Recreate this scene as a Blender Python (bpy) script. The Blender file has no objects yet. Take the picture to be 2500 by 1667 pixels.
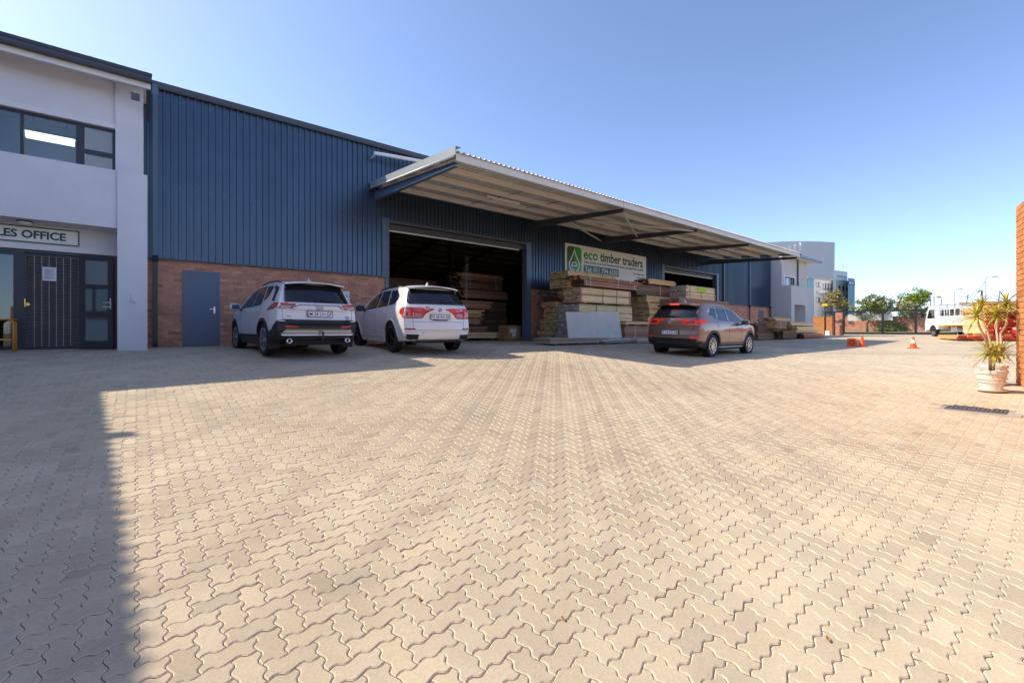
import bpy, bmesh, math, random
from math import sin, cos, pi, radians, atan2, sqrt
from mathutils import Vector, Matrix
from mathutils.bvhtree import BVHTree

# ------------------------------------------------------------------ camera, sky, sun, exposure
S = bpy.context.scene
COL = S.collection
F, CX, HY, ZC = 1111.0, 1250.0, 809.0, 0.42       # photo calibration: focal length in px, eye level, eye height
CA, SA = 0.6359, 0.7718                            # viewing direction in the ground plane
cam_d = bpy.data.cameras.new("camera"); cam = bpy.data.objects.new("camera", cam_d); COL.objects.link(cam)
cam_d.sensor_width = 36.0; cam_d.lens = 16.0; cam_d.shift_y = -24.5 / 2500; cam_d.clip_start = 0.05; cam_d.clip_end = 2000
cam.location = (0, 0, ZC)
cam.rotation_euler = (pi / 2, 0, atan2(SA, CA) - pi / 2)
S.camera = cam
SUN = Vector((-0.69, 0.755, 1.0)).normalized()     # towards the sun: behind the warehouse, to the left
W = bpy.data.worlds.new("World"); S.world = W; W.use_nodes = True
nt = W.node_tree; bg = nt.nodes["Background"]
sky = nt.nodes.new("ShaderNodeTexSky"); sky.sky_type = 'NISHITA'; sky.sun_disc = False
sky.sun_elevation = math.asin(SUN.z); sky.sun_rotation = atan2(SUN.x, SUN.y)
sky.altitude = 1500; sky.air_density = 0.78; sky.dust_density = 2.4; sky.ozone_density = 2.4
tint = nt.nodes.new('ShaderNodeMix'); tint.data_type = 'RGBA'; tint.blend_type = 'MULTIPLY'; tint.inputs[0].default_value = 1; tint.inputs[7].default_value = (1.0, .965, .970, 1)   # even tint over the whole sky: a little less green
nt.links.new(sky.outputs[0], tint.inputs[6]); nt.links.new(tint.outputs[2], bg.inputs[0]); bg.inputs[1].default_value = 0.136
sd = bpy.data.lights.new("sun", 'SUN'); sd.energy = 2.45; sd.angle = radians(0.45); sd.color = (1.0, 0.875, 0.70)
sun = bpy.data.objects.new("sun", sd); COL.objects.link(sun)
sun.rotation_euler = SUN.to_track_quat('Z', 'Y').to_euler(); sun.location = (-20, 30, 40)
S.view_settings.view_transform = 'Standard'; S.view_settings.look = 'None'
S.view_settings.exposure = 1.26; S.view_settings.gamma = 1; S.view_settings.use_curve_mapping = False
S.render.engine = 'CYCLES'
S.cycles.use_denoising = True
S.cycles.max_bounces = 8; S.cycles.diffuse_bounces = 5; S.cycles.glossy_bounces = 4; S.cycles.transparent_max_bounces = 12
S.cycles.sample_clamp_indirect = 6; S.cycles.caustics_reflective = False; S.cycles.caustics_refractive = False
random.seed(7)
RND = random.Random(11)

def proj(x, y, z):
    d = CA * x + SA * y
    return CX + F * (SA * x - CA * y) / d, HY - F * (z - ZC) / d, d
def at_depth(px, py, d):                            # point on a sight line at a given depth
    a = (px - CX) / F
    return Vector((d * (CA + a * SA), d * (SA - a * CA), ZC - d * (py - HY) / F))
def interp(x, xs, ys):
    if x <= xs[0]: return ys[0]
    for i in range(1, len(xs)):
        if x <= xs[i]:
            t = (x - xs[i - 1]) / (xs[i] - xs[i - 1]); return ys[i - 1] + t * (ys[i] - ys[i - 1])
    return ys[-1]
GP = (.000923, -.114423, .042231, .017354, .030988, -.022475)
def gz(x, y):                                       # height of the yard: falls from the warehouse floor towards the near left corner
    t = 15.44 - max(-4.0, min(y, 15.44)); a = min(max(x, -6), 20)
    z = GP[0] * t + GP[1] * t * t / 10 + GP[2] * t ** 3 / 100 + GP[3] * a * t / 10 + GP[4] * a * t * t / 200 + GP[5] * a * a * t / 300
    if x > 20: k = min(1, (x - 20) / 26); k = k * k * (3 - 2 * k); z = z * (1 - k) + .04 * k
    if x > 54: z += min(.4, (x - 54) * .022)
    return z

# ------------------------------------------------------------------ objects
MW = {}
def link(o, parent=None, world=False):
    COL.objects.link(o)
    m = Matrix.Translation(o.location) @ o.rotation_euler.to_matrix().to_4x4() @ Matrix.Diagonal((*o.scale, 1))
    if parent is not None:
        o.parent = parent
        if world: o.matrix_parent_inverse = MW[parent.name].inverted(); MW[o.name] = m
        else: MW[o.name] = MW[parent.name] @ m
    else: MW[o.name] = m
    return o
def empty(name, loc=(0, 0, 0), rz=0, parent=None, world=False):
    o = bpy.data.objects.new(name, None); o.location = loc; o.rotation_euler = (0, 0, rz); o.empty_display_size = .2
    return link(o, parent, world)
def tag(o, label, cat, group=None, kind=None):
    o['label'] = label; o['category'] = cat
    if group: o['group'] = group
    if kind: o['kind'] = kind
    return o
def inst(name, mesh, parent, loc=(0, 0, 0), rot=(0, 0, 0), scale=(1, 1, 1), world=False):
    o = bpy.data.objects.new(name, mesh); o.location = loc; o.rotation_euler = rot; o.scale = scale
    return link(o, parent, world)

class MB:
    def __init__(s): s.v, s.f, s.m = [], [], []
    def add(s, vs, fs, mi=0):
        n = len(s.v); s.v.extend([tuple(p) for p in vs]); s.f.extend([tuple(i + n for i in f) for f in fs]); s.m.extend([mi] * len(fs)); return s
    def box(s, x0, y0, z0, x1, y1, z1, mi=0, end=None):
        vs = [(x0, y0, z0), (x1, y0, z0), (x1, y1, z0), (x0, y1, z0), (x0, y0, z1), (x1, y0, z1), (x1, y1, z1), (x0, y1, z1)]
        fs = [(0, 3, 2, 1), (4, 5, 6, 7), (0, 1, 5, 4), (1, 2, 6, 5), (2, 3, 7, 6), (3, 0, 4, 7)]
        s.add(vs, fs, mi)
        if end is not None: s.m[-1] = end; s.m[-3] = end
        return s
    def tbox(s, M, sx, sy, sz, mi=0):               # box centred on a matrix
        vs = [M @ Vector((a * sx / 2, b * sy / 2, c * sz / 2)) for c in (-1, 1) for (a, b) in ((-1, -1), (1, -1), (1, 1), (-1, 1))]
        return s.add(vs, [(0, 3, 2, 1), (4, 5, 6, 7), (0, 1, 5, 4), (1, 2, 6, 5), (2, 3, 7, 6), (3, 0, 4, 7)], mi)
    def bar(s, p, q, w, h, mi=0, up=(0, 0, 1)):
        p, q = Vector(p), Vector(q); d = (q - p); L = d.length; d.normalize(); u = Vector(up)
        if abs(d.dot(u)) > .98: u = Vector((1, 0, 0))
        sd_ = d.cross(u).normalized(); u = sd_.cross(d)
        M = Matrix((d, sd_, u)).transposed().to_4x4(); M.translation = (p + q) / 2
        return s.tbox(M, L, w, h, mi)
    def tube(s, pts, r, n=8, mi=0, caps=True):
        pts = [Vector(p) for p in pts]; rs = r if isinstance(r, (list, tuple)) else [r] * len(pts); vs, fs = [], []
        prev = None
        for i, p in enumerate(pts):
            d = (pts[min(i + 1, len(pts) - 1)] - pts[max(i - 1, 0)]).normalized()
            if prev is None: a = d.orthogonal().normalized()
            else: a = (prev - d * prev.dot(d)).normalized()
            prev = a; b = d.cross(a)
            for k in range(n): t = 2 * pi * k / n; vs.append(p + (a * cos(t) + b * sin(t)) * rs[i])
        for i in range(len(pts) - 1):
            for k in range(n): k2 = (k + 1) % n; fs.append((i * n + k, i * n + k2, (i + 1) * n + k2, (i + 1) * n + k))
        if caps: fs.append(tuple(range(n - 1, -1, -1))); fs.append(tuple((len(pts) - 1) * n + k for k in range(n)))
        return s.add(vs, fs, mi)
    def lathe(s, prof, n=24, M=None, mi=0, mis=None):  # profile of (radius, height) spun about the local z axis
        M = M or Matrix(); vs, fs, ms = [], [], []
        for (r, z) in prof:
            for k in range(n): t = 2 * pi * k / n; vs.append(M @ Vector((r * cos(t), r * sin(t), z)))
        for i in range(len(prof) - 1):
            for k in range(n): k2 = (k + 1) % n; fs.append((i * n + k, i * n + k2, (i + 1) * n + k2, (i + 1) * n + k)); ms.append(mis[i] if mis else mi)
        b = len(s.m); s.add(vs, fs, mi); s.m[b:] = ms; return s
    def prism(s, poly, d, mi=0):                    # polygon of 3-D points pushed along a vector
        d = Vector(d); n = len(poly); a = [Vector(p) for p in poly]; b = [p + d for p in a]
        fs = [tuple(range(n - 1, -1, -1)), tuple(range(n, 2 * n))] + [(i, (i + 1) % n, n + (i + 1) % n, n + i) for i in range(n)]
        return s.add(a + b, fs, mi)
    def mesh(s, name, mats, smooth=False):
        me = bpy.data.meshes.new(name); me.from_pydata(s.v, [], s.f)
        for m in (mats if isinstance(mats, (list, tuple)) else [mats]): me.materials.append(m)
        me.polygons.foreach_set('material_index', s.m)
        if smooth:
            me.polygons.foreach_set('use_smooth', [True] * len(me.polygons))
            if smooth is not True: me.set_sharp_from_angle(angle=radians(smooth))
        me.update(); return me
    def build(s, name, mats, parent=None, smooth=False, world=False, fix=False):
        me = s.mesh(name, mats, smooth)
        if fix:
            bm = bmesh.new(); bm.from_mesh(me); bmesh.ops.recalc_face_normals(bm, faces=bm.faces); bm.to_mesh(me); bm.free()
        o = bpy.data.objects.new(name, me); return link(o, parent, world)

def text(s_, size, m, parent, M, name='lettering', sx=1.0, bold=0.0, ext=.003, align='LEFT', space=1.0, fit=None):
    cu = bpy.data.curves.new(name, 'FONT'); cu.body = s_; cu.size = size; cu.extrude = ext; cu.offset = bold
    cu.align_x = align; cu.space_character = space; cu.resolution_u = 3; cu.materials.append(m)
    tmp = bpy.data.objects.new('tmp_text', cu); COL.objects.link(tmp)
    dg = bpy.context.evaluated_depsgraph_get(); me = bpy.data.meshes.new_from_object(tmp.evaluated_get(dg)); me.name = name
    bpy.data.objects.remove(tmp); bpy.data.curves.remove(cu)
    if fit: xs_ = [v.co.x for v in me.vertices]; sx = fit / (max(xs_) - min(xs_))
    me.transform(M @ Matrix.Diagonal((sx, 1, 1, 1))); o = bpy.data.objects.new(name, me); return link(o, parent)
FACE_NEG_Y = Matrix(((1, 0, 0, 0), (0, 0, -1, 0), (0, 1, 0, 0), (0, 0, 0, 1)))     # text on a wall facing -y
def T(x, y, z): return Matrix.Translation((x, y, z))

# ------------------------------------------------------------------ materials
def newmat(name):
    m = bpy.data.materials.new(name); m.use_nodes = True; nt = m.node_tree
    return m, nt, nt.nodes['Principled BSDF'], (lambda t, **k: _n(nt, t, k))
def _n(nt, t, k):
    n = nt.nodes.new('ShaderNode' + t)
    for a, b in k.items(): setattr(n, a, b)
    return n
def mathn(nt, op, a, b=None, c=None):
    n = nt.nodes.new('ShaderNodeMath'); n.operation = op
    for i, v in enumerate((a, b, c)):
        if v is None: continue
        if isinstance(v, (int, float)): n.inputs[i].default_value = v
        else: nt.links.new(v, n.inputs[i])
    return n.outputs[0]
def rand_out(nt):                                    # 0..1, differs by piece
    g = nt.nodes.new('ShaderNodeNewGeometry'); o = nt.nodes.new('ShaderNodeObjectInfo')
    return mathn(nt, 'FRACT', mathn(nt, 'ADD', g.outputs['Random Per Island'], mathn(nt, 'MULTIPLY', o.outputs['Random'], 7.31)))
def pmat(name, col, rough=.6, metal=0.0, var=.1, scale=6.0, bump=0.0, bscale=60.0, rand=0.0, coat=0.0, spec=.5, stretch=(1, 1, 1), hue=None, detail=5.0, coord='Object'):
    m, nt, b, N = newmat(name); L = nt.links.new
    tc = N('TexCoord'); mp = N('Mapping'); mp.inputs['Scale'].default_value = stretch; L(tc.outputs[coord], mp.inputs[0])
    f = None
    if var:
        no = N('TexNoise'); no.inputs['Scale'].default_value = scale; no.inputs['Detail'].default_value = detail; no.inputs['Roughness'].default_value = .6
        L(mp.outputs[0], no.inputs['Vector'])
        mr = N('MapRange'); mr.inputs[1].default_value = .25; mr.inputs[2].default_value = .75; mr.inputs[3].default_value = 1 - var; mr.inputs[4].default_value = 1 + var
        L(no.outputs[0], mr.inputs[0]); f = mr.outputs[0]
    r = None
    if rand or hue:
        r = rand_out(nt)
        if rand:
            k = mathn(nt, 'MULTIPLY_ADD', r, 2 * rand, 1 - rand); f = k if f is None else mathn(nt, 'MULTIPLY', f, k)
            if var:                                  # shift the grain from piece to piece
                ad = N('VectorMath', operation='ADD'); L(mp.outputs[0], ad.inputs[0]); cb = N('CombineXYZ')
                s9 = mathn(nt, 'MULTIPLY', r, 37.0); L(s9, cb.inputs[0]); L(s9, cb.inputs[1]); L(s9, cb.inputs[2]); L(cb.outputs[0], ad.inputs[1]); L(ad.outputs[0], no.inputs['Vector'])
    base = N('RGB').outputs[0]; base.default_value = (*col, 1)
    if hue:
        mx = N('Mix', data_type='RGBA'); mx.inputs[6].default_value = (*col, 1); mx.inputs[7].default_value = (*hue, 1)
        r2 = mathn(nt, 'FRACT', mathn(nt, 'MULTIPLY', r, 5.77)); L(r2, mx.inputs[0]); base = mx.outputs[2]
    if f is not None:
        vm = N('VectorMath', operation='SCALE'); L(base, vm.inputs[0]); L(f, vm.inputs['Scale']); L(vm.outputs[0], b.inputs['Base Color'])
    else: L(base, b.inputs['Base Color'])
    b.inputs['Roughness'].default_value = rough; b.inputs['Metallic'].default_value = metal; b.inputs['Specular IOR Level'].default_value = spec
    b.inputs['Coat Weight'].default_value = coat; b.inputs['Coat Roughness'].default_value = .03
    if bump:
        n2 = N('TexNoise'); n2.inputs['Scale'].default_value = bscale; n2.inputs['Detail'].default_value = 4; L(mp.outputs[0], n2.inputs['Vector'])
        bp = N('Bump'); bp.inputs['Strength'].default_value = bump; bp.inputs['Distance'].default_value = .01; L(n2.outputs[0], bp.inputs['Height']); L(bp.outputs[0], b.inputs['Normal'])
    return m
def thin_glass(name, tint=(.75, .8, .82), refl=1.0):
    m, nt, b, N = newmat(name); L = nt.links.new; nt.nodes.remove(b); out = nt.nodes['Material Output']
    fr = N('Fresnel'); fr.inputs[0].default_value = 1.6; tr = N('BsdfTransparent'); tr.inputs[0].default_value = (*tint, 1)
    gl = N('BsdfGlossy'); gl.inputs['Roughness'].default_value = .015; gl.inputs[0].default_value = (1, 1, 1, 1)
    mx = N('MixShader'); k = mathn(nt, 'MINIMUM', mathn(nt, 'MULTIPLY', fr.outputs[0], refl), 1.0)
    L(k, mx.inputs[0]); L(tr.outputs[0], mx.inputs[1]); L(gl.outputs[0], mx.inputs[2]); L(mx.outputs[0], out.inputs[0]); return m
def wood(name, c1, c2, rand=.25, rough=.75):
    return pmat(name, c1, rough=rough, var=.28, scale=5, stretch=(.6, 14, 14), rand=rand, hue=c2, bump=.25, bscale=30, detail=6)
def emis(name, col, s):
    m, nt, b, N = newmat(name); b.inputs['Base Color'].default_value = (*col, 1); b.inputs['Emission Color'].default_value = (*col, 1); b.inputs['Emission Strength'].default_value = s; return m

M_clad = pmat('blue_cladding', (.058, .088, .138), rough=.30, metal=.42, var=.10, scale=1.3, rand=.07, spec=.6, bump=.03, bscale=3)
M_trim = pmat('blue_trim', (.10, .15, .22), rough=.4, var=.08, scale=3)
M_dark = pmat('dark_grey_steel', (.045, .047, .055), rough=.45, var=.12, scale=3)
M_beam = pmat('canopy_beam_paint', (.095, .098, .105), rough=.45, var=.1, scale=3)
M_flash = pmat('charcoal_flashing', (.075, .078, .088), rough=.5, var=.1, scale=2)
M_galv = pmat('pale_painted_steel', (.66, .64, .60), rough=.5, var=.08, scale=2.5)
M_galvr = pmat('roof_sheet_metal', (.60, .58, .54), rough=.55, metal=.0, var=.12, scale=2, rand=.06)
M_plast = pmat('grey_plaster', (.76, .75, .78), rough=.9, var=.06, scale=1.4, bump=.5, bscale=90)
M_plast2 = pmat('pale_plaster_band', (.82, .82, .82), rough=.85, var=.05, scale=2, bump=.3, bscale=90)
M_white = pmat('white_paint', (.78, .78, .77), rough=.5, var=.05, scale=4)
M_brick = pmat('red_brick', (.57, .245, .15), rough=.85, var=.22, scale=22, rand=.22, hue=(.63, .30, .19), bump=.5, bscale=80)
M_mortar = pmat('mortar', (.40, .33, .27), rough=.95, var=.15, scale=30, bump=.5, bscale=120)
M_obrick = pmat('orange_brick', (.56, .215, .062), rough=.85, var=.2, scale=22, rand=.13, hue=(.60, .255, .085), bump=.6, bscale=70)
M_omortar = pmat('pale_mortar', (.46, .34, .22), rough=.95, var=.2, scale=25)
M_frame = pmat('charcoal_aluminium', (.028, .034, .045), rough=.35, var=.05)
M_glass = thin_glass('window_glass', (.46, .54, .60), 1.5)
M_glass2 = thin_glass('clear_glass', (.92, .94, .95), 1.2)
M_black = pmat('black_rubber', (.012, .012, .013), rough=.7, var=.2, scale=20)
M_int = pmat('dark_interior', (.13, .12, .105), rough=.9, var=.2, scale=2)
M_introof = pmat('interior_roof_sheet', (.74, .62, .47), rough=.7, var=.15, scale=2)
M_conc = pmat('concrete_floor', (.36, .34, .31), rough=.85, var=.15, scale=2, bump=.2)
M_silver = pmat('silver_metal', (.62, .62, .63), rough=.28, metal=.9, var=.05)
M_chrome = pmat('chrome', (.8, .8, .82), rough=.08, metal=1.0, var=0)
M_brass = pmat('brass', (.75, .5, .12), rough=.3, metal=1, var=.05)
M_yellow = pmat('yellow_plastic', (.85, .55, .01), rough=.5, var=.05)
M_orange = pmat('orange_plastic', (.90, .12, .015), rough=.5, var=.08, scale=10)
M_pvc = pmat('white_plastic', (.75, .75, .74), rough=.4, var=.04)
M_tube = pmat('unlit_fluorescent_tube', (.85, .84, .78), rough=.3, var=0)
M_paper = pmat('white_paper', (.72, .74, .80), rough=.8, var=.04, scale=10)
M_ink = pmat('grey_ink', (.12, .12, .14), rough=.9, var=0)
W_pale = wood('pale_pine', (.78, .53, .27), (.84, .62, .36))
W_paleend = wood('pale_pine_end_grain', (.57, .41, .21), (.68, .51, .285), rand=.3)
W_greyend = wood('weathered_end_grain', (.48, .43, .36), (.60, .55, .47), rand=.3)
W_tan = wood('tan_timber', (.70, .44, .19), (.78, .53, .26))
W_tanend = wood('olive_end_grain', (.55, .375, .165), (.66, .475, .235), rand=.35)
W_red = wood('red_hardwood', (.38, .185, .10), (.46, .24, .14))
W_redend = wood('dark_end_grain', (.085, .055, .038), (.17, .10, .06), rand=.4)
W_brown = wood('brown_hardwood', (.19, .105, .06), (.27, .16, .09))
W_orange = wood('orange_plank', (.72, .40, .15), (.80, .50, .22))
W_redpaint = wood('red_painted_end', (.42, .03, .02), (.58, .07, .035), rand=.4)
M_board = pmat('pale_board', (.64, .60, .52), rough=.8, var=.10, scale=2.2, bump=.15)
M_boardedge = pmat('board_edge', (.40, .33, .245), rough=.85, var=.2, scale=20, stretch=(1, 1, 8))
M_strap = pmat('white_strap', (.74, .74, .72), rough=.5, var=.05)
M_wire = pmat('dark_strap', (.03, .03, .03), rough=.5, var=0)
# ------------------------------------------------------------------ yard of interlocking pavers
PW = 0.1033                                          # half a paver
def paver_material(name, sheet=False):
    m, nt, b, N = newmat(name); L = nt.links.new
    geo = N('NewGeometry'); pos = geo.outputs['Position']
    def noise(scale, detail=4, rough=.55, vec=None):
        n = N('TexNoise'); n.inputs['Scale'].default_value = scale; n.inputs['Detail'].default_value = detail; n.inputs['Roughness'].default_value = rough
        L(vec or pos, n.inputs['Vector']); return n.outputs[0]
    def rng(v, a, b_, c, d):
        r = N('MapRange'); r.inputs[1].default_value = a; r.inputs[2].default_value = b_; r.inputs[3].default_value = c; r.inputs[4].default_value = d; L(v, r.inputs[0]); return r.outputs[0]
    def mul(a, b_): return mathn(nt, 'MULTIPLY', a, b_)
    if sheet:
        wn = N('TexWhiteNoise', noise_dimensions='2D'); sn = N('VectorMath', operation='SNAP'); sn.inputs[1].default_value = (PW * 2, PW, 1); L(pos, sn.inputs[0]); L(sn.outputs[0], wn.inputs['Vector']); r = wn.outputs['Value']
    else: r = rand_out(nt)
    big = rng(noise(.35, 3), .3, .7, .86, 1.10); mid = rng(noise(2.2, 4), .3, .7, .90, 1.08); fine = rng(noise(70, 6, .75), .3, .7, .84, 1.10)
    tone = mul(mul(big, mid), fine)
    pc = rng(r, 0, 1, .92, 1.07)
    dk = mathn(nt, 'GREATER_THAN', mathn(nt, 'FRACT', mathn(nt, 'MULTIPLY', r, 13.7)), .95); pc = mul(pc, mathn(nt, 'MULTIPLY_ADD', dk, -.12, 1.0))
    tone = mul(tone, pc)
    # rows of the herringbone worn to two tones, in bands across the yard
    sx = N('SeparateXYZ'); L(pos, sx.inputs[0])
    band = rng(mathn(nt, 'SINE', mathn(nt, 'MULTIPLY', mathn(nt, 'SUBTRACT', sx.outputs[0], sx.outputs[1]), 2 * pi / (PW * 4 * 3))), -1, 1, .955, 1.03)
    tone = mul(tone, band)
    # a broad area in mid yard is darker, fading outwards with a wavering edge
    dn_ = N('VectorMath', operation='DISTANCE'); dn_.inputs[1].default_value = (6.0, 6.5, -.5); L(pos, dn_.inputs[0])
    wob = mathn(nt, 'ADD', dn_.outputs['Value'], mathn(nt, 'MULTIPLY', noise(.8, 4), 3.0))
    tone = mul(tone, rng(wob, 3.0, 9.0, .74, 1.0))
    mx = N('Mix', data_type='RGBA'); mx.inputs[6].default_value = (.595, .490, .335, 1); mx.inputs[7].default_value = (.560, .474, .342, 1)
    L(mathn(nt, 'FRACT', mathn(nt, 'MULTIPLY', r, 3.9)), mx.inputs[0])
    # oil and dirt stains
    st = rng(noise(.9, 5, .65), .60, .74, 0, .38)
    mx2 = N('Mix', data_type='RGBA'); mx2.inputs[7].default_value = (.20, .18, .155, 1); L(mx.outputs[2], mx2.inputs[6]); L(st, mx2.inputs[0])
    # pale cement bloom
    bl = rng(noise(3.7, 4, .6), .62, .75, 0, .30)
    mx3 = N('Mix', data_type='RGBA'); mx3.inputs[7].default_value = (.60, .57, .52, 1); L(mx2.outputs[2], mx3.inputs[6]); L(bl, mx3.inputs[0])
    vm = N('VectorMath', operation='SCALE'); L(mx3.outputs[2], vm.inputs[0]); L(tone, vm.inputs['Scale'])
    b.inputs['Roughness'].default_value = .88; b.inputs['Specular IOR Level'].default_value = .3
    bp = N('Bump'); bp.inputs['Strength'].default_value = .6; bp.inputs['Distance'].default_value = .004; L(noise(160, 5, .75), bp.inputs['Height']); L(bp.outputs[0], b.inputs['Normal'])
    col = vm.outputs[0]
    if sheet:                                        # joint sand under the near pavers, paving tone beyond them, dry verge beyond the yard
        at = N('Attribute', attribute_name='far'); ms = N('Mix', data_type='RGBA'); ms.inputs[6].default_value = (.20, .125, .065, 1); L(at.outputs['Fac'], ms.inputs[0])
        v2 = N('VectorMath', operation='SCALE'); v2.inputs['Scale'].default_value = .97; L(col, v2.inputs[0]); L(v2.outputs[0], ms.inputs[7])
        a2 = N('Attribute', attribute_name='verge'); mv = N('Mix', data_type='RGBA'); L(a2.outputs['Fac'], mv.inputs[0]); L(ms.outputs[2], mv.inputs[6])
        gv = N('Mix', data_type='RGBA'); gv.inputs[6].default_value = (.16, .17, .06, 1); gv.inputs[7].default_value = (.34, .28, .17, 1); L(rng(noise(.5, 5), .4, .6, 0, 1), gv.inputs[0]); L(gv.outputs[2], mv.inputs[7])
        col = mv.outputs[2]
    L(col, b.inputs['Base Color']); return m
M_paver = paver_material('concrete_paver'); M_yard = paver_material('yard_sheet', True)
M_pedge = pmat('worn_paver_edge', (.62, .52, .39), rough=.9, var=.16, scale=18)

# one sheet from the yard to the horizon
def axis(lo, hi, a, b, st):
    v = [a]
    while v[-1] < b: v.append(v[-1] + st)
    s_ = st; t = v[-1]
    while t < hi: s_ *= 1.5; t += s_; v.append(min(t, hi))
    s_ = st; t = v[0]
    while t > lo: s_ *= 1.5; t -= s_; v.insert(0, max(t, lo))
    return v
gx, gyv = axis(-600, 900, -7, 62, .5), axis(-600, 900, -7, 17, .5)
vs = []; far = []; verge = []
PAVED = 15.5                                         # pavers are built out to this depth
for y in gyv:
    for x in gx:
        d = CA * x + SA * y; f = min(1, max(0, (d - PAVED) / .8))
        if x < -6.2 or y < -4 or y > 15.45: f = 1
        vs.append((x, y, gz(x, y) - .0155 + .012 * f)); far.append(f)
        verge.append(1.0 if (x > 57 or y > 15.5 or x < -8 or y < -9) else 0.0)
nx = len(gx)
fs = [(j * nx + i, j * nx + i + 1, (j + 1) * nx + i + 1, (j + 1) * nx + i) for j in range(len(gyv) - 1) for i in range(nx - 1)]
me = bpy.data.meshes.new('ground'); me.from_pydata(vs, [], fs); me.materials.append(M_yard)
for nm, data in (('far', far), ('verge', verge)):
    a = me.attributes.new(nm, 'FLOAT', 'POINT'); a.data.foreach_set('value', data)
me.polygons.foreach_set('use_smooth', [True] * len(me.polygons))
ground = link(bpy.data.objects.new('ground', me)); ground['kind'] = 'structure'

def unit_edge(p, q, flip):                           # zigzag profile of one lattice edge
    p, q = Vector(p), Vector(q); d = q - p; n = Vector((-d.y, d.x)) * flip
    return [p, p + d * .24 + n * .100, p + d * .40 + n * .085, p + d * .60 - n * .085, p + d * .76 - n * .100]
def edge(p, q):                                      # lattice edges always run +x or +y; neighbours share the same wave
    p, q = Vector(p), Vector(q); back = (q.x < p.x - 1e-6) or (q.y < p.y - 1e-6)
    if not back: return unit_edge(p, q, 1)
    pts = unit_edge(q, p, 1) + [p]; return list(reversed(pts))[:-1]
OUT = []
for a, b in (((-1, -.5), (0, -.5)), ((0, -.5), (1, -.5)), ((1, -.5), (1, .5)), ((1, .5), (0, .5)), ((0, .5), (-1, .5)), ((-1, .5), (-1, -.5))): OUT += edge(a, b)
OUT = [p * PW for p in OUT]
def inset(poly, k):
    n = len(poly); r = []
    for i in range(n):
        a, b, c = poly[i - 1], poly[i], poly[(i + 1) % n]
        n1 = Vector((-(b - a).y, (b - a).x)).normalized(); n2 = Vector((-(c - b).y, (c - b).x)).normalized()
        m_ = (n1 + n2).normalized(); r.append(b + m_ * (k / max(.5, m_.dot(n1))))
    return r
def simple(poly): return [p for i, p in enumerate(poly) if i % 5 in (0, 1, 4)]
def paver_geo(poly, gap, ch, drop, deep):
    o = inset(poly, gap); t = inset(poly, gap + ch); n = len(poly)
    v = [(p.x, p.y, 0) for p in t] + [(p.x, p.y, -drop) for p in o] + [(p.x, p.y, -deep) for p in o]
    f = [tuple(range(n))] + [(n + i, n + (i + 1) % n, (i + 1) % n, i) for i in range(n)] + [(2 * n + i, 2 * n + (i + 1) % n, n + (i + 1) % n, n + i) for i in range(n)]
    return v, f, [0] + [1] * n + [0] * n
HI = paver_geo(OUT, .0017, .0050, .0052, .040); LOW = paver_geo(simple(OUT), .0010, .0052, .0058, .022)
def inview(px, py, mx=0, my=0): return -mx < px < 2500 + mx and 0 - my < py < 1667 + my
near, rest = [], []
GRA, GRX, GRY = radians(90), 9.10, .79               # the drain cover
rp = random.Random(5)
for i in range(-60, 215):
    for j in range(-38, 152):
        k = (i - j) % 4
        if k == 0: x, y, r = (i + 1) * PW, (j + .5) * PW, 0
        elif k == 2: x, y, r = (i + .5) * PW, j * PW, 1
        else: continue
        d = CA * x + SA * y
        if d > PAVED + .5 or y > 15.40 or y < -3.6: continue
        if d < .3:
            if x < -3 or y < -2 or abs(x) > 3: continue
        else:
            px, py, _ = proj(x, y, gz(x, y))
            if not (-900 < px < 3300): continue
        gu = (x - GRX) * cos(GRA) + (y - GRY) * sin(GRA); gv_ = -(x - GRX) * sin(GRA) + (y - GRY) * cos(GRA)
        if abs(gu) < .38 and abs(gv_) < .30: continue
        e = .06; gx_ = (gz(x + e, y) - gz(x - e, y)) / (2 * e); gy_ = (gz(x, y + e) - gz(x, y - e)) / (2 * e)
        rec = (x, y, r, gz(x, y) + rp.gauss(0, .0012), gx_ + rp.gauss(0, .006), gy_ + rp.gauss(0, .006), d)
        vis = d > .6 and inview(*proj(x, y, gz(x, y))[:2])
        (near if vis else rest).append(rec)
near.sort(key=lambda q: q[6]); big, rest = near[:300], near[300:] + rest
me_p = bpy.data.meshes.new('paver'); me_p.from_pydata(HI[0], [], HI[1]); me_p.materials.append(M_paver); me_p.materials.append(M_pedge); me_p.polygons.foreach_set('material_index', HI[2])
for (x, y, r, z, sx_, sy_, d) in big:
    a = r * pi / 2; lx = sx_ * cos(a) + sy_ * sin(a); ly = -sx_ * sin(a) + sy_ * cos(a)
    inst('paver', me_p, ground, (x, y, z), (math.atan(ly), -math.atan(lx), a))
mb = MB()
for (x, y, r, z, sx_, sy_, d) in rest:
    g = HI if d < 4.5 else LOW
    if r: v = [(x - q[1], y + q[0], z - q[1] * sx_ + q[0] * sy_ + q[2]) for q in g[0]]
    else: v = [(x + q[0], y + q[1], z + q[0] * sx_ + q[1] * sy_ + q[2]) for q in g[0]]
    mb.add(v, g[1]); mb.m[-len(g[2]):] = g[2]
o = mb.build('pavers', [M_paver, M_pedge], ground); o['kind'] = 'stuff'
N_PAVERS = len(big) + len(rest)
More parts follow.
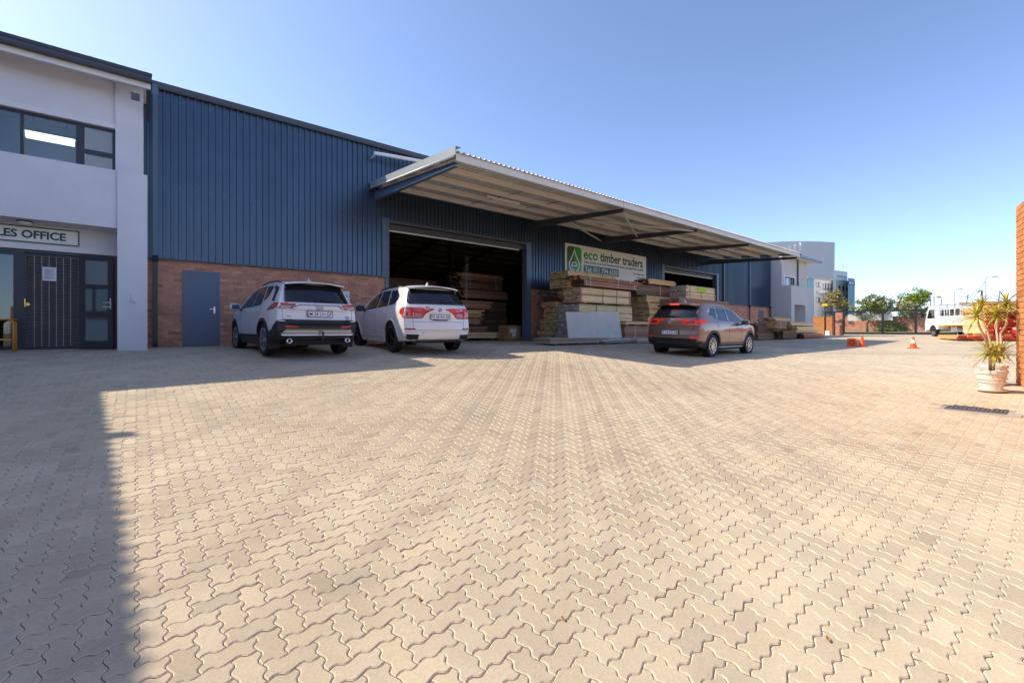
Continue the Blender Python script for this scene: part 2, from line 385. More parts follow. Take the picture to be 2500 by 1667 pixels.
# ------------------------------------------------------------------ warehouse
YF = 15.44
wh = empty('warehouse', (20.2, YF, 0)); tag(wh, 'long warehouse of dark blue ribbed cladding over red brick with two open doorways', 'warehouse')
def wb(mb, name, mats, parent=wh, smooth=False, fix=False): return mb.build(name, mats, parent, smooth, world=True, fix=fix)
def rib_profile(n=4, p=.1715, base=.066, top=.046, h=.040):
    pts = []
    for k in range(n):
        c = (k + .5) * p
        pts += [(c - base / 2, 0), (c - top / 2, h), (c + top / 2, h), (c + base / 2, 0)]
    return [(0, 0)] + pts + [(n * p, 0)]
PROF = rib_profile()
def wall_sheet(z0, z1):
    mb = MB(); n = len(PROF)
    vs = [(x, -h, z0) for x, h in PROF] + [(x, -h, z1) for x, h in PROF]
    mb.add(vs, [(i, i + 1, n + i + 1, n + i) for i in range(n - 1)])
    # fixing screws on two rows
    for zz in (z0 + .12, z0 + (z1 - z0) * .42, z1 - .30):
        for k in (0, 2):
            x = (k + .5) * .1715; mb.box(x - .006, -.046, zz - .006, x + .006, -.036, zz + .006, 1)
    return mb.mesh('cladding_sheet', [M_clad, M_galv])
CT, CB, OH = 6.94, 2.38, 4.36
sh_full, sh_top = wall_sheet(CB, CT), wall_sheet(OH, CT)
clad = empty('cladding', (20.2, YF, 0), 0, wh, True)
SEG = [(.14, 6.96, 10, 0), (6.96, 13.5, 10, 1), (13.5, 24.6, 16, 0), (24.6, 31.1, 10, 1), (31.1, 40.2, 13, 0)]
for (a, b, n, k) in SEG:
    w = (b - a) / n
    for i in range(n): inst('cladding_sheet', sh_top if k else sh_full, clad, (a + i * w, YF - .045, 0), scale=(w / .686, 1, 1), world=True)
# brick base
bw = .232; bh = .0845
brick_me = MB().box(0, 0, 0, bw - .010, .05, bh - .010).mesh('brick', M_brick)
walls = {}
for (a, b, seg) in ((.20, 6.84, 0), (13.78, 24.52, 1), (31.18, 40.2, 2)):
    mb = MB(); mb.box(a, YF + .008, -.12, b, YF + .22, CB)
    w_ = wb(mb, 'brick_wall', M_mortar); rb = MB(); lst = []
    for r in range(-1, 29):
        z = r * bh; x = a - (bw / 2 if r % 2 else 0)
        while x < b - .02:
            x0, x1 = max(x, a), min(x + bw - .010, b)
            dr = (.962, 1.838) if seg == 0 else (38.067, 38.933) if seg == 2 else (0, 0)
            parts_ = [(x0, x1)] if z > 2.10 else [(x0, min(x1, dr[0])), (max(x0, dr[1]), x1)]
            for (u0, u1) in parts_:
                if u1 - u0 > .02 and z + bh < CB + .04: lst.append((u0, u1, z))
            x += bw
    lst.sort(key=lambda q: q[0])
    cnt = 0
    for (x0, x1, z) in lst:
        if seg == 0 and cnt < 300 and z > 0:
            inst('brick', brick_me, w_, (x0, YF - RND.uniform(0, .003), z), scale=((x1 - x0) / (bw - .010), 1, 1), world=True); cnt += 1
        else:
            rb.box(x0, YF - RND.uniform(0, .003), z, x1, YF + .05, z + bh - .010)
    o = wb(rb, 'bricks', M_brick, w_); o['kind'] = 'stuff'
    walls[seg] = w_
    wb(MB().box(a, YF - .075, CB - .035, b + (.1 if seg != 2 else 0), YF + .02, CB + .012), 'drip_flashing', M_flash)
# steel doors
for (x0, x1) in ((.965, 1.835), (38.07, 38.93)):
    d = wb(MB().box(x0 + .05, YF - .012, .02, x1 - .05, YF + .006, 2.05), 'door', pmat('blue_door_paint', (.115, .15, .215), rough=.45, var=.05))
    wb(MB().box(x0, YF - .025, 0, x0 + .05, YF + .06, 2.10).box(x1 - .05, YF - .025, 0, x1, YF + .06, 2.10).box(x0 + .05, YF - .025, 2.05, x1 - .05, YF + .06, 2.10), 'door_frame', M_trim, d)
    wb(MB().box(x1 - .15, YF - .022, .93, x1 - .11, YF - .012, 1.12).bar((x1 - .13, YF - .05, 1.05), (x1 - .25, YF - .05, 1.05), .018, .018), 'handle', M_silver, d)
# eave, roof, gable ends, inside
wb(MB().prism([(.05, 15.30, 6.88), (.05, 15.30, 7.05), (.05, 15.36, 7.05), (.05, 15.42, 6.94), (.05, 15.42, 6.88)], (40.2, 0, 0)), 'eave_flashing', M_flash)
wb(MB().box(.05, 15.285, 6.86, 40.25, 15.30, 6.905), 'eave_trim', M_dark)
RP = [(YF - .1, 7.02), (29.0, 8.75), (43.2, 6.2)]
mb = MB()
for (p, q) in ((RP[0], RP[1]), (RP[1], RP[2])):
    mb.prism([(0.1, p[0], p[1]), (0.1, q[0], q[1]), (.1, q[0], q[1] + .05), (.1, p[0], p[1] + .05)], (40.15, 0, 0))
wb(mb, 'roof', [M_introof], fix=True)
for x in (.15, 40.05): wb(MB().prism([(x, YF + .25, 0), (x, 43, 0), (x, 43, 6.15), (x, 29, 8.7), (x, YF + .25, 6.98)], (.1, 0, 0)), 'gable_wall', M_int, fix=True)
wb(MB().box(.25, 43, 0, 40.05, 43.15, 6.28), 'back_wall', pmat('back_wall_sheet', (.34, .26, .18), rough=.8, var=.2, scale=1))
mb = MB()
for i in range(232): mb.box(.3 + i * .1715, 42.96, 1.2, .3 + i * .1715 + .04, 43.0, 6.1)
wb(mb, 'back_wall_ribs', pmat('back_wall_sheet2', (.40, .31, .21), rough=.8, var=.2, scale=1))['kind'] = 'stuff'
wb(MB().box(.3, YF - .02, -.25, 40.0, 43, .001), 'floor_slab', M_conc)
def roofz(y): return interp(y, [r[0] for r in RP], [r[1] for r in RP])
for i, x in enumerate((.6, 6.3, 13.66, 18.7, 24.5, 31.2, 37.5)):
    mb = MB()
    for (p, q) in (((YF + .3, roofz(YF + .3) - .35), (29, 8.75 - .35)), ((29, 8.4), (42.8, roofz(42.8) - .35))):
        mb.bar((x, p[0], p[1]), (x, q[0], q[1]), .14, .30)
    mb.bar((x, 42.7, 4.6), (x, 39.5, roofz(39.5) - .45), .12, .22).bar((x, YF + .5, 5.3), (x, 19, roofz(19) - .45), .12, .22)
    wb(mb, 'rafter', M_dark)
    wb(MB().box(x - .09, 42.5, 0, x + .09, 42.8, 5.9), 'column', M_dark)
for x in (6.3, 18.0, 30.0): wb(MB().box(x - .12, 28.85, 0, x + .12, 29.15, 8.4), 'column', M_dark)
y = 16.4
while y < 42.8:
    z = roofz(y) - .02
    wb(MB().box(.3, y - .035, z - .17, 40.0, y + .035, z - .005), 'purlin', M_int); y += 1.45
# doorways: jambs, header, roller shutter housing
for (a, b) in ((6.96, 13.5), (24.6, 31.1)):
    wb(MB().box(a - .26, YF - .085, CB - .02, a, YF - .055, OH + .10).box(a - .12, YF - .05, 0, a, YF + .25, CB), 'door_jamb', [M_trim])
    wb(MB().box(b, YF - .09, 0, b + .26, YF + .22, OH + .06), 'door_jamb', [M_trim])
    wb(MB().box(a, YF - .10, OH - .05, b, YF - .048, OH + .05), 'header_trim', M_flash)
    rs = wb(MB().lathe([(.0, 0), (.21, 0), (.21, b - a - .2), (0, b - a - .2)], 16, T(a + .1, YF + .35, OH - .08) @ Matrix.Rotation(pi / 2, 4, 'Y')), 'roller_shutter', M_flash, smooth=30)
    for k in range(3): wb(MB().box(a + .02, YF + .10, OH - .05 - .07 * (k + 1), b - .02, YF + .125, OH - .06 - .07 * k), 'shutter_slat', M_flash, rs)
    wb(MB().box(a + .02, YF + .09, OH - .32, b - .3, YF + .14, OH - .27), 'bottom_rail', M_galv, rs)
wb(MB().tube([(12.0, 18, 4.0), (12.02, 18, 1.9)], .007, 5).tube([(12.1, 18, 4.0), (12.06, 18, 1.9)], .007, 5), 'shutter_chain', M_galv)
# gutter downpipes
def downpipe(x, z1=6.95):
    p = wb(MB().box(x - .055, YF - .17, CB + .02, x + .055, YF - .09, z1), 'downpipe', M_trim)
    wb(MB().box(x - .05, YF - .165, .14, x + .05, YF - .095, CB + .0), 'lower_pipe', M_dark, p)
    wb(MB().box(x - .065, YF - .18, CB - .12, x + .065, YF - .08, CB + .05), 'joint_collar', M_black, p)
    wb(MB().bar((x, YF - .13, .14), (x, YF - .26, .04), .1, .07), 'shoe', M_dark, p)
    wb(MB().box(x - .07, YF - .18, z1 - .28, x + .07, YF - .08, z1 - .1), 'rainwater_head', M_trim, p)
for x in (.37, 32.05, 36.2, 40.0): downpipe(x)
# small sign on the brickwork, mostly behind the white cars
ns = empty('warning_sign', (4.95, YF - .01, 1.25)); tag(ns, 'small white sign with red ring on brick wall between the white cars', 'sign')
MB().box(0, -.008, 0, .62, 0, .52).build('board', M_white, ns)
MB().lathe([(.10, 0), (.13, 0), (.13, .004), (.10, .004), (.10, 0)], 24, T(.17, -.009, .33) @ Matrix.Rotation(pi / 2, 4, 'X')).build('ring', pmat('sign_red', (.6, .02, .02), var=0), ns)
text('NO', .13, M_ink, ns, T(.34, -.010, .30) @ FACE_NEG_Y, bold=.004); text('SMOKING', .085, M_ink, ns, T(.06, -.010, .08) @ FACE_NEG_Y, bold=.003, sx=1.2)

# ------------------------------------------------------------------ canopy over the doorways
cp = empty('canopy', (18.3, 12.7, 5), 0, wh, True)
def cb(mb, name, mats, smooth=False): return mb.build(name, mats, cp, smooth, world=True)
X0, X1, YI, YO = 6.30, 30.35, YF - .05, 9.96
def cz(y): return 5.02 + (y - YO) * (.47 / (YI - YO))    # underside of the sheeting
mb = MB(); n = len(PROF)
for side, (yy) in ((0, YO - .06), (1, YI)): mb.v += [(x, yy, cz(yy) + h + .0) for x, h in PROF]
mb.f = [(i, i + 1, n + i + 1, n + i) for i in range(n - 1)]; mb.m = [0] * (n - 1)
top = len(mb.v); mb.v += [(x, y_, z - .004) for (x, y_, z) in mb.v[:top]]
mb.f += [(top + n + i, top + n + i + 1, top + i + 1, top + i) for i in range(n - 1)] + [(i + 1, i, top + i, top + i + 1) for i in range(n - 1)]; mb.m = [0] * len(mb.f)
sheet = mb.mesh('roof_sheet', M_galvr)
ns_ = 35; w = (X1 - X0) / ns_
for i in range(ns_): inst('roof_sheet', sheet, cp, (X0 + i * w, 0, RND.uniform(0, .003)), scale=(w / .686, 1, 1), world=True)
def cpurlin(y, h, t=.07, m=M_galv, nm='purlin'):
    z = cz(y) - .008
    mb = MB().box(X0 + .04, y - .006, z - h, X1 - .03, y, z)
    mb.box(X0 + .04, y, z - h, X1 - .03, y + t, z - h + .006).box(X0 + .04, y, z - .006, X1 - .03, y + t, z)
    mb.box(X0 + .04, y + t - .006, z - h + .006, X1 - .03, y + t, z - h + .022)
    return cb(mb, nm, m)
cpurlin(YO + .01, .19, .075, M_galv, 'edge_purlin')
for y in (11.10, 12.22, 13.36, 14.52): cpurlin(y, .17)
for x in (13.35, 18.5, 23.6):                            # splice plates on the edge purlin
    cb(MB().box(x - .004, YO + .0, cz(YO) - .18, x + .004, YO + .006, cz(YO) - .01), 'splice', M_flash)
for k, x in enumerate((X0 + .12, 13.5, 18.65, 23.75, 30.2)):   # tapered cantilever beams
    z0 = cz(YI) - .19; z1 = cz(YO) - .20; y1 = YO + .12
    mb = MB()
    mb.prism([(x - .006, YI, z0), (x - .006, y1, z1), (x - .006, y1, z1 - .10), (x - .006, YI, z0 - .30)], (.012, 0, 0))
    mb.bar((x, YI, z0), (x, y1, z1), .14, .012).bar((x, YI, z0 - .30), (x, y1, z1 - .10), .14, .012)
    cb(mb, 'beam', M_beam if k else M_trim)
def brace(a, b): cb(MB().bar(a, b, .07, .05), 'brace', M_galv)
brace((13.55, 10.2, 4.78), (18.6, 13.1, 4.98)); brace((13.55, 12.9, 4.92), (18.6, 15.3, 5.10)); brace((18.7, 10.2, 4.76), (13.6, 12.6, 4.94))
for x in (9.9, 11.7, 16.1, 21.2, 26.8):                  # short sag bars between purlins
    for y in (11.13, 12.25, 13.4): cb(MB().bar((x, y, cz(y) - .09), (x, y + 1.06, cz(y + 1.06) - .09), .035, .012), 'sag_bar', M_flash)
for x in (10.2, 16.2, 21.3, 26.9):                       # unlit strip lights
    f_ = cb(MB().box(x - .75, 12.82, cz(12.8) - .13, x + .75, 12.90, cz(12.8) - .08), 'strip_light', M_white)
    cb(MB().tube([(x - .72, 12.86, cz(12.8) - .145), (x + .72, 12.86, cz(12.8) - .145)], .016, 6), 'tube', M_tube)
M_endfl = pmat('canopy_end_flashing', (.30, .335, .335), rough=.45, var=.08, scale=3)
cb(MB().prism([(X0 - .03, YI, cz(YI) - .10), (X0 - .03, YO - .08, cz(YO) - .09), (X0 - .03, YO - .08, cz(YO) + .13), (X0 - .03, YI, cz(YI) + .13)], (.025, 0, 0)).prism([(X0 - .03, YI, cz(YI) + .131), (X0 - .03, YO - .08, cz(YO) + .131), (X0 + .16, YO - .08, cz(YO) + .131), (X0 + .16, YI, cz(YI) + .131)], (0, 0, .003)), 'end_flashing', M_endfl)
cb(MB().tube([(X0 - .05, YI, cz(YI) - .11), (X0 - .05, YO, cz(YO) - .11)], .028, 8), 'conduit', M_pvc, True)
cb(MB().prism([(X1, YI, cz(YI) - .10), (X1, YO - .06, cz(YO) - .09), (X1, YO - .06, cz(YO) + .13), (X1, YI, cz(YI) + .13)], (.025, 0, 0)), 'end_flashing', M_trim)
# white pipe on the wall above the canopy
pp = MB().tube([(6.25, 14.99, 6.50), (6.45, 14.98, 6.52), (8.6, 14.85, 6.64)], .06, 10).bar((6.3, 15.38, 6.45), (6.3, 15.0, 6.48), .04, .04, 0)
wb(pp, 'wall_pipe', M_pvc)

# ------------------------------------------------------------------ timber trader's sign
sg = empty('shop_sign', (15.94, YF - .10, 3.08)); tag(sg, 'large white signboard with green leaf logo on the warehouse wall under the canopy', 'sign')
SW, SH = 6.68, 1.62
M_sign = pmat('sign_white', (.86, .84, .81), rough=.45, var=.03, scale=.8)
M_g1 = pmat('sign_green', (.03, .30, .03), rough=.5, var=0); M_g2 = pmat('sign_dark_green', (.025, .10, .012), rough=.5, var=0); M_g3 = pmat('sign_mid_green', (.05, .42, .12), rough=.5, var=0); M_teal = pmat('sign_teal', (.05, .17, .19), rough=.5, var=0)
MB().box(0, -.03, 0, SW, 0, SH).build('board', M_sign, sg)
for z in (.25, 1.3): MB().box(.1, .0, z, SW - .1, .06, z + .06).build('mounting_rail', M_dark, sg)
def flat(poly, m, nm, y=-.033): return MB().prism([(x, y, z) for x, z in poly], (0, .003, 0)).build(nm, m, sg, fix=True)
def rrect(x0, z0, x1, z1, r, n=5):
    P = []
    for cx, cz_, a0 in ((x1 - r, z1 - r, 0), (x0 + r, z1 - r, pi / 2), (x0 + r, z0 + r, pi), (x1 - r, z0 + r, 1.5 * pi)):
        for k in range(n + 1): a = a0 + pi / 2 * k / n; P.append((cx + r * cos(a), cz_ + r * sin(a)))
    return P
_sg = sg; sg = empty('logo', (-.14, 0, 0), 0, _sg)
flat(rrect(.26, .12, 1.30, 1.50, .16), M_g1, 'logo_panel')
flat([(.27, .75), (.78, .75), (.78, 1.46), (.42, 1.497), (.30, 1.42), (.265, 1.3)], M_g2, 'logo_quarter', -.036)
flat([(.27, .3), (.27, .74), (.78, .74), (.78, .13), (.42, .125), (.3, .2)], M_teal, 'logo_quarter', -.036)
flat([(.79, .13), (.79, .74), (1.29, .74), (1.29, .3), (1.25, .18), (1.1, .125)], M_g3, 'logo_quarter', -.036)
drop = []
for k in range(33):
    t = k / 32 * 2 * pi; r = .40; x = r * sin(t); z = -r * cos(t)
    if abs(t - pi) < 1.25: f = (1 - abs(t - pi) / 1.25); x *= (1 - f * .75) if f < .97 else 0; z += f ** 1.6 * .42
    drop.append((.78 + x, .62 + z))
mb = MB()
inner = [((x - .78) * .80 + .78, (z - .66) * .80 + .66) for x, z in drop]
n = len(drop)
mb.add([(x, -.040, z) for x, z in drop] + [(x, -.040, z) for x, z in inner], [(i, i + 1, n + i + 1, n + i) for i in range(n - 1)])
sp = []                                               # the curled letter inside the drop
for k in range(40): t = k / 39; a = -.15 + t * 1.55 * pi; sp.append((.78 + .19 * cos(a) * (1), .55 + .19 * sin(a)))
sp = [(.62, .56), (.95, .56)] + sp[2:]
for i in range(len(sp) - 1):
    (xa, za), (xb, zb) = sp[i], sp[i + 1]; d = Vector((xb - xa, zb - za)); nn = Vector((-d.y, d.x)).normalized() * .033
    mb.add([(xa - nn.x, -.041, za - nn.y), (xb - nn.x, -.041, zb - nn.y), (xb + nn.x, -.041, zb + nn.y), (xa + nn.x, -.041, za + nn.y)], [(0, 1, 2, 3)])
mb.build('logo_leaf', M_white, sg)
sg = _sg
text('eco', .70, M_g1, sg, T(1.30, -.034, .98) @ FACE_NEG_Y, bold=.017, fit=1.10)
text('timber traders', .66, M_g2, sg, T(2.60, -.034, .98) @ FACE_NEG_Y, bold=.016, fit=3.74)
text('Selectively sourced hardwoods from around the world', .235, M_ink, sg, T(1.31, -.034, .76) @ FACE_NEG_Y, fit=5.04, bold=.001)
flat([(1.31, .27), (4.14, .27), (4.14, .68), (1.31, .68)], M_teal, 'phone_panel')
text('Tel: 011 794 6330', .37, M_white, sg, T(1.42, -.037, .35) @ FACE_NEG_Y, fit=2.62, bold=.006)
text('Cnr Indigo Street', .15, M_ink, sg, T(6.52, -.034, .52) @ FACE_NEG_Y, align='RIGHT'); text('& Rob Road', .15, M_ink, sg, T(6.52, -.034, .32) @ FACE_NEG_Y, align='RIGHT')
# ------------------------------------------------------------------ sales office at the left and its wing, office at the far end
def office_roof(parent, xa, xb, y0, y1, z0, z1, nm='roof'):
    n = int((xb - xa) / .686); w = (xb - xa) / n; k = len(PROF); mb = MB()
    mb.v = [(x, yy, zz + h) for (yy, zz) in ((y0, z0), (y1, z1)) for x, h in PROF]
    mb.f = [(i, i + 1, k + i + 1, k + i) for i in range(k - 1)]; mb.m = [0] * len(mb.f)
    me_ = mb.mesh('roof_sheet', M_flash)
    r = MB().prism([(xa, y0 + .05, z0 - .012), (xa, y1, z1 - .012), (xa, y1, z1 - .004), (xa, y0 + .05, z0 - .004)], (xb - xa, 0, 0)).build(nm, M_flash, parent, world=True, fix=True)
    for i in range(n): inst('roof_sheet', me_, r, (xa + i * w, 0, 0), scale=(w / .686, 1, 1), world=True)
    return r
so = empty('sales_office', (-2.3, 14.2, 0)); tag(so, 'grey plastered two-storey sales office with dark windows at the left edge', 'office building')
def ob(mb, name, mats, parent=so, smooth=False, fix=False): return mb.build(name, mats, parent, smooth, world=True, fix=fix)
XL = -5.8
ob(MB().box(-.35, 13.85, -.15, .19, 15.9, 4.125), 'corner_pier', M_plast)
ob(MB().box(XL, 13.905, 2.80, -.35, 14.50, 4.13), 'spandrel_wall', M_plast)
ob(MB().box(-.40, 14.47, 4.125, .12, 15.9, 6.45), 'upper_pier', M_plast)
ob(MB().box(XL, 14.535, 5.40, -.40, 14.75, 6.45), 'upper_wall', M_plast)
ob(MB().box(XL, 14.49, 5.28, -.40, 14.80, 5.40), 'window_head', M_plast2)
ob(MB().box(XL, 14.60, 2.36, -.35, 14.75, 2.80), 'door_head_wall', M_plast)
ob(MB().box(XL, 14.57, 2.24, -.35, 14.80, 2.36), 'door_head', M_plast2)
ob(MB().box(XL, 14.5, 2.80, -.4, 17.5, 2.95), 'floor_slab', M_plast)
ob(MB().box(XL, 17.5, 0, .1, 17.7, 6.3), 'rear_wall', M_plast)
ob(MB().box(XL, 14.76, 6.0, .1, 17.5, 6.08), 'ceiling', M_plast2)
ob(MB().box(XL, 14.6, -.1, .19, 17.5, .015), 'floor', M_conc)
# upper window strip
M_blind = pmat('blind_slat', (.85, .88, .88), rough=.6, var=.05)
wf = ob(MB().box(XL, 14.60, 5.22, -.405, 14.66, 5.28).box(XL, 14.60, 3.98, -.405, 14.66, 4.06), 'window_frame', M_frame)
for (a, b) in ((-1.985, -1.93), (-1.095, -.95), (-.46, -.405), (-3.6, -3.54)): ob(MB().box(a, 14.605, 4.06, b, 14.655, 5.22), 'mullion', M_frame, wf)
ob(MB().box(-.95, 14.603, 4.595, -.46, 14.657, 4.70), 'transom', M_frame, wf)
for (a, b, z0, z1) in ((-3.54, -1.985, 4.06, 5.22), (-1.93, -1.095, 4.06, 5.22), (-.95, -.46, 4.06, 4.595), (-.95, -.46, 4.70, 5.22), (XL, -3.6, 4.06, 5.22)):
    ob(MB().box(a, 14.625, z0, b, 14.631, z1), 'pane', M_glass2 if a == -.95 else M_glass, wf)
bl = empty('window_blind', (-.7, 14.74, 4.06), 0, so, True)
for k in range(24): ob(MB().bar((-.93, 14.74, 4.08 + k * .048), (-.48, 14.74, 4.08 + k * .048), .045, .004, up=(0, .55, .8)), 'blind_slat', M_blind, bl)
lf = ob(MB().box(-2.14, 16.2, 5.36, -1.2, 16.4, 5.42).box(-2.0, 16.29, 5.42, -1.97, 16.31, 6.0).box(-1.4, 16.29, 5.42, -1.37, 16.31, 6.0), 'office_light', M_plast2)
ob(MB().box(-2.12, 16.21, 5.22, -1.25, 16.39, 5.36), 'diffuser', emis('lit_office_light', (1, .98, .92), 3), lf)
# eave
eo = ob(MB().box(XL, 13.66, 6.285, .27, 13.80, 6.46), 'gutter', M_flash)
ob(MB().box(XL, 13.645, 6.40, .275, 13.66, 6.475), 'gutter_lip', M_dark, eo)
ob(MB().box(XL, 13.645, 6.275, .272, 13.66, 6.33), 'gutter_lip', M_dark, eo)
ob(MB().box(XL, 13.80, 6.16, .25, 13.86, 6.285), 'fascia', M_plast2)
ob(MB().box(XL, 13.86, 6.40, .22, 15.95, 6.44), 'eave_soffit', M_plast)
office_roof(so, XL - .1, .27, 13.72, 18.2, 6.47, 7.0)
ob(MB().bar((.20, 13.86, 6.20), (.20, 14.5, 5.62), .06, .03), 'gutter_bracket', M_dark)
fl = ob(MB().box(-.11, 13.98, 5.90, .05, 14.04, 6.06), 'floodlight', M_beam)
ob(MB().box(-.05, 14.0, 6.06, .0, 14.03, 6.3), 'bracket', M_galv, fl)
# ceiling lamp, sensor
lm = ob(MB().lathe([(0, 0), (.13, 0), (.13, -.03)], 20, T(-1.87, 14.25, 2.80)), 'bulkhead_lamp', M_dark, smooth=40)
ob(MB().lathe([(.12, -.03), (.11, -.06), (.07, -.085), (0, -.095)], 20, T(-1.87, 14.25, 2.80)), 'lamp_glass', M_pvc, lm, True)
sn = ob(MB().box(-.105, 13.80, 1.10, -.025, 13.852, 1.29), 'motion_sensor', M_pvc)
ob(MB().box(-.095, 13.792, 1.13, -.035, 13.80, 1.21), 'lens', M_paper, sn)
# sliding door, security gate, open door leaf
df = ob(MB().box(XL, 14.62, 2.17, -.36, 14.72, 2.24).box(-1.99, 14.62, .015, -1.915, 14.72, 2.17).box(-.43, 14.62, .015, -.355, 14.72, 2.17), 'door_frame', M_frame)
ob(MB().box(-2.09, 14.625, .015, -1.99, 14.685, 2.17).box(XL, 14.625, .015, -2.09, 14.685, .10).box(XL, 14.625, 2.10, -2.09, 14.685, 2.17), 'sliding_leaf', M_frame, df)
ob(MB().box(XL, 14.65, .10, -2.09, 14.656, 2.10), 'pane', M_glass, df)
M_gs = pmat('gate_steel', (.26, .245, .235), rough=.45, var=.1)
gt = ob(MB().box(-1.915, 14.60, .04, -1.885, 14.63, 2.15).box(-1.07, 14.60, .04, -1.04, 14.63, 2.15).box(-1.885, 14.60, .04, -1.07, 14.63, .075).box(-1.885, 14.60, 2.115, -1.07, 14.63, 2.15), 'security_gate', M_frame)
for k in range(6):
    x = -1.885 + .815 * (k + 1) / 7; ob(MB().box(x - .008, 14.605, .075, x + .008, 14.62, 2.115), 'upright', M_gs, gt)
for k in range(42):
    z = .10 + k * .0485; ob(MB().box(-1.885, 14.622, z, -1.07, 14.630, z + .014), 'slat', M_gs, gt)
ob(MB().box(-1.92, 14.585, .96, -1.90, 14.60, 1.14).lathe([(0, 0), (.035, 0), (.035, .02), (0, .02)], 12, T(-1.865, 14.60, 1.02) @ Matrix.Rotation(pi / 2, 4, 'X')), 'lock', M_brass, gt)
dl = empty('door_leaf', (-1.03, 14.60, 0), radians(-14), so, True)      # open outwards, seen almost flat
L_ = .62
d_ = MB().box(0, -.045, .03, .11, 0, 2.20).box(L_ - .10, -.045, .03, L_, 0, 2.20).box(.11, -.045, .03, L_ - .10, 0, .20).box(.11, -.045, 2.08, L_ - .10, 0, 2.20).box(.11, -.045, .76, L_ - .10, 0, .87).box(.11, -.045, 1.42, L_ - .10, 0, 1.52).build('leaf_frame', M_frame, dl)
for (z0, z1) in ((.20, .76), (.87, 1.42), (1.52, 2.08)): MB().box(.11, -.028, z0, L_ - .10, -.02, z1).build('pane', pmat('mirror_glass', (.16, .20, .22), rough=.02, var=0, spec=1.0, metal=.55), dl)
MB().box(L_ - .06, -.062, .95, L_ - .035, -.045, 1.20).bar((L_ - .05, -.09, 1.1), (L_ - .17, -.09, 1.1), .02, .02).bar((L_ - .05, -.09, 1.0), (L_ - .19, -.09, 1.0), .02, .02).build('handle', M_silver, dl)
ob(MB().box(-5.7, 17.3, .02, -.6, 17.32, 2.75), 'back_curtain', M_int)
# shop front sign
ss = empty('sales_office_sign', (-3.0, 14.58, 2.385)); tag(ss, 'white sign with green border and lettering above the sales office door', 'sign')
MB().box(-.5, -.012, .0, 1.965, .0, .36).build('board', M_sign, ss)
M_sg = pmat('sign_border_green', (.02, .13, .05), rough=.5, var=0)
MB().box(-.5, -.018, .335, 1.965, -.012, .36).box(-.5, -.018, 0, 1.965, -.012, .025).box(1.94, -.018, .025, 1.965, -.012, .335).build('border', M_sg, ss)
text('SALES OFFICE', .235, pmat('sign_text_green', (.015, .10, .085), rough=.5, var=0), ss, T(1.74, -.013, .105) @ FACE_NEG_Y, bold=.008, sx=.93, align='RIGHT')
nt_ = empty('paper_notice', (-1.64, 14.60, 1.56)); tag(nt_, 'white printed notice fixed to the security gate of the sales office', 'notice')
MB().box(0, -.012, 0, .225, -.009, .31).build('sheet', M_paper, nt_)
mb = MB()
for k in range(11): mb.box(.03, -.0135, .04 + k * .022, .03 + (.16 if k % 3 else .10), -.012, .047 + k * .022)
mb.build('print', M_ink, nt_)
# wooden stool at the frame's edge
st = empty('wooden_stool', (-2.18, 14.22, 0)); tag(st, 'bent orange wooden stool beside the sales office door at the left edge', 'stool')
W_st = pmat('varnished_wood', (.62, .30, .055), rough=.35, var=.15, scale=3, stretch=(1, 1, .3))
for sx_ in (-1, 1):
    for sy_ in (-1, 1):
        MB().tube([(sx_ * .17, sy_ * .13, gz(0, 14.2)), (sx_ * .165, sy_ * .13, .58), (sx_ * .15, sy_ * .13, .63), (sx_ * .10, sy_ * .13, .66)], .021, 8).build('leg', W_st, st, True)
MB().lathe([(0, 0), (.20, 0), (.215, .012), (.20, .026), (0, .026)], 28, T(0, 0, .655)).build('seat', W_st, st, 40)
MB().bar((-.17, -.13, .25), (.17, -.13, .25), .02, .03).build('stretcher', W_st, st)

# the wing that closes the yard on the left: out of the picture, its roof edge throws the scalloped shadow
wg = empty('office_wing', (-7.5, 4, -.4)); tag(wg, 'grey plastered office wing closing the yard on the left of the picture', 'office building')
XE = -5.09
ob(MB().box(-12, -7, -1.6, -5.8, 18.0, 6.1), 'wall', M_plast, wg)
ob(MB().box(-5.8, -7, -1.6, -5.74, 13.8, -.2), 'plinth', M_plast2, wg)
kk = len(PROF); mb = MB(); mb.v = [(xx, x, zz + h * 1.7) for (xx, zz) in ((XE, 6.40), (-12.2, 7.2)) for x, h in PROF]
mb.f = [(kk + i, kk + i + 1, i + 1, i) for i in range(kk - 1)]; mb.m = [0] * len(mb.f); rs_ = mb.mesh('roof_sheet', M_flash)
rfw = ob(MB().prism([(XE - .20, -7.2, 6.405), (-12.2, -7.2, 7.18), (-12.2, -7.2, 7.19), (XE - .20, -7.2, 6.415)], (0, 25.5, 0)), 'roof', M_flash, wg, fix=True)
for i in range(36): inst('roof_sheet', rs_, rfw, (0, -7.2 + i * .7, 0), scale=(1, .7 / .686, 1), world=True)
ob(MB().box(-5.8, 11.40, 6.26, -5.05, 11.48, 6.32).box(-5.08, 11.38, 6.30, -4.87, 11.52, 6.42), 'floodlight', M_dark, wg)
for (y, z) in ((-3, .9), (1, .9), (5, .9), (9, .9), (-3, 4), (1, 4), (5, 4), (9, 4)):
    wv = ob(MB().box(-5.81, y, z, -5.73, y + 2.4, z + .07).box(-5.81, y, z + 1.23, -5.73, y + 2.4, z + 1.3).box(-5.81, y, z + .07, -5.73, y + .07, z + 1.23).box(-5.81, y + 2.33, z + .07, -5.73, y + 2.4, z + 1.23).box(-5.81, y + 1.16, z + .07, -5.73, y + 1.24, z + 1.23), 'window', M_frame, wg)
    ob(MB().box(-5.795, y + .07, z + .07, -5.78, y + 2.33, z + 1.23), 'pane', pmat('dark_pane', (.03, .04, .05), rough=.04, var=0, spec=.8), wv)

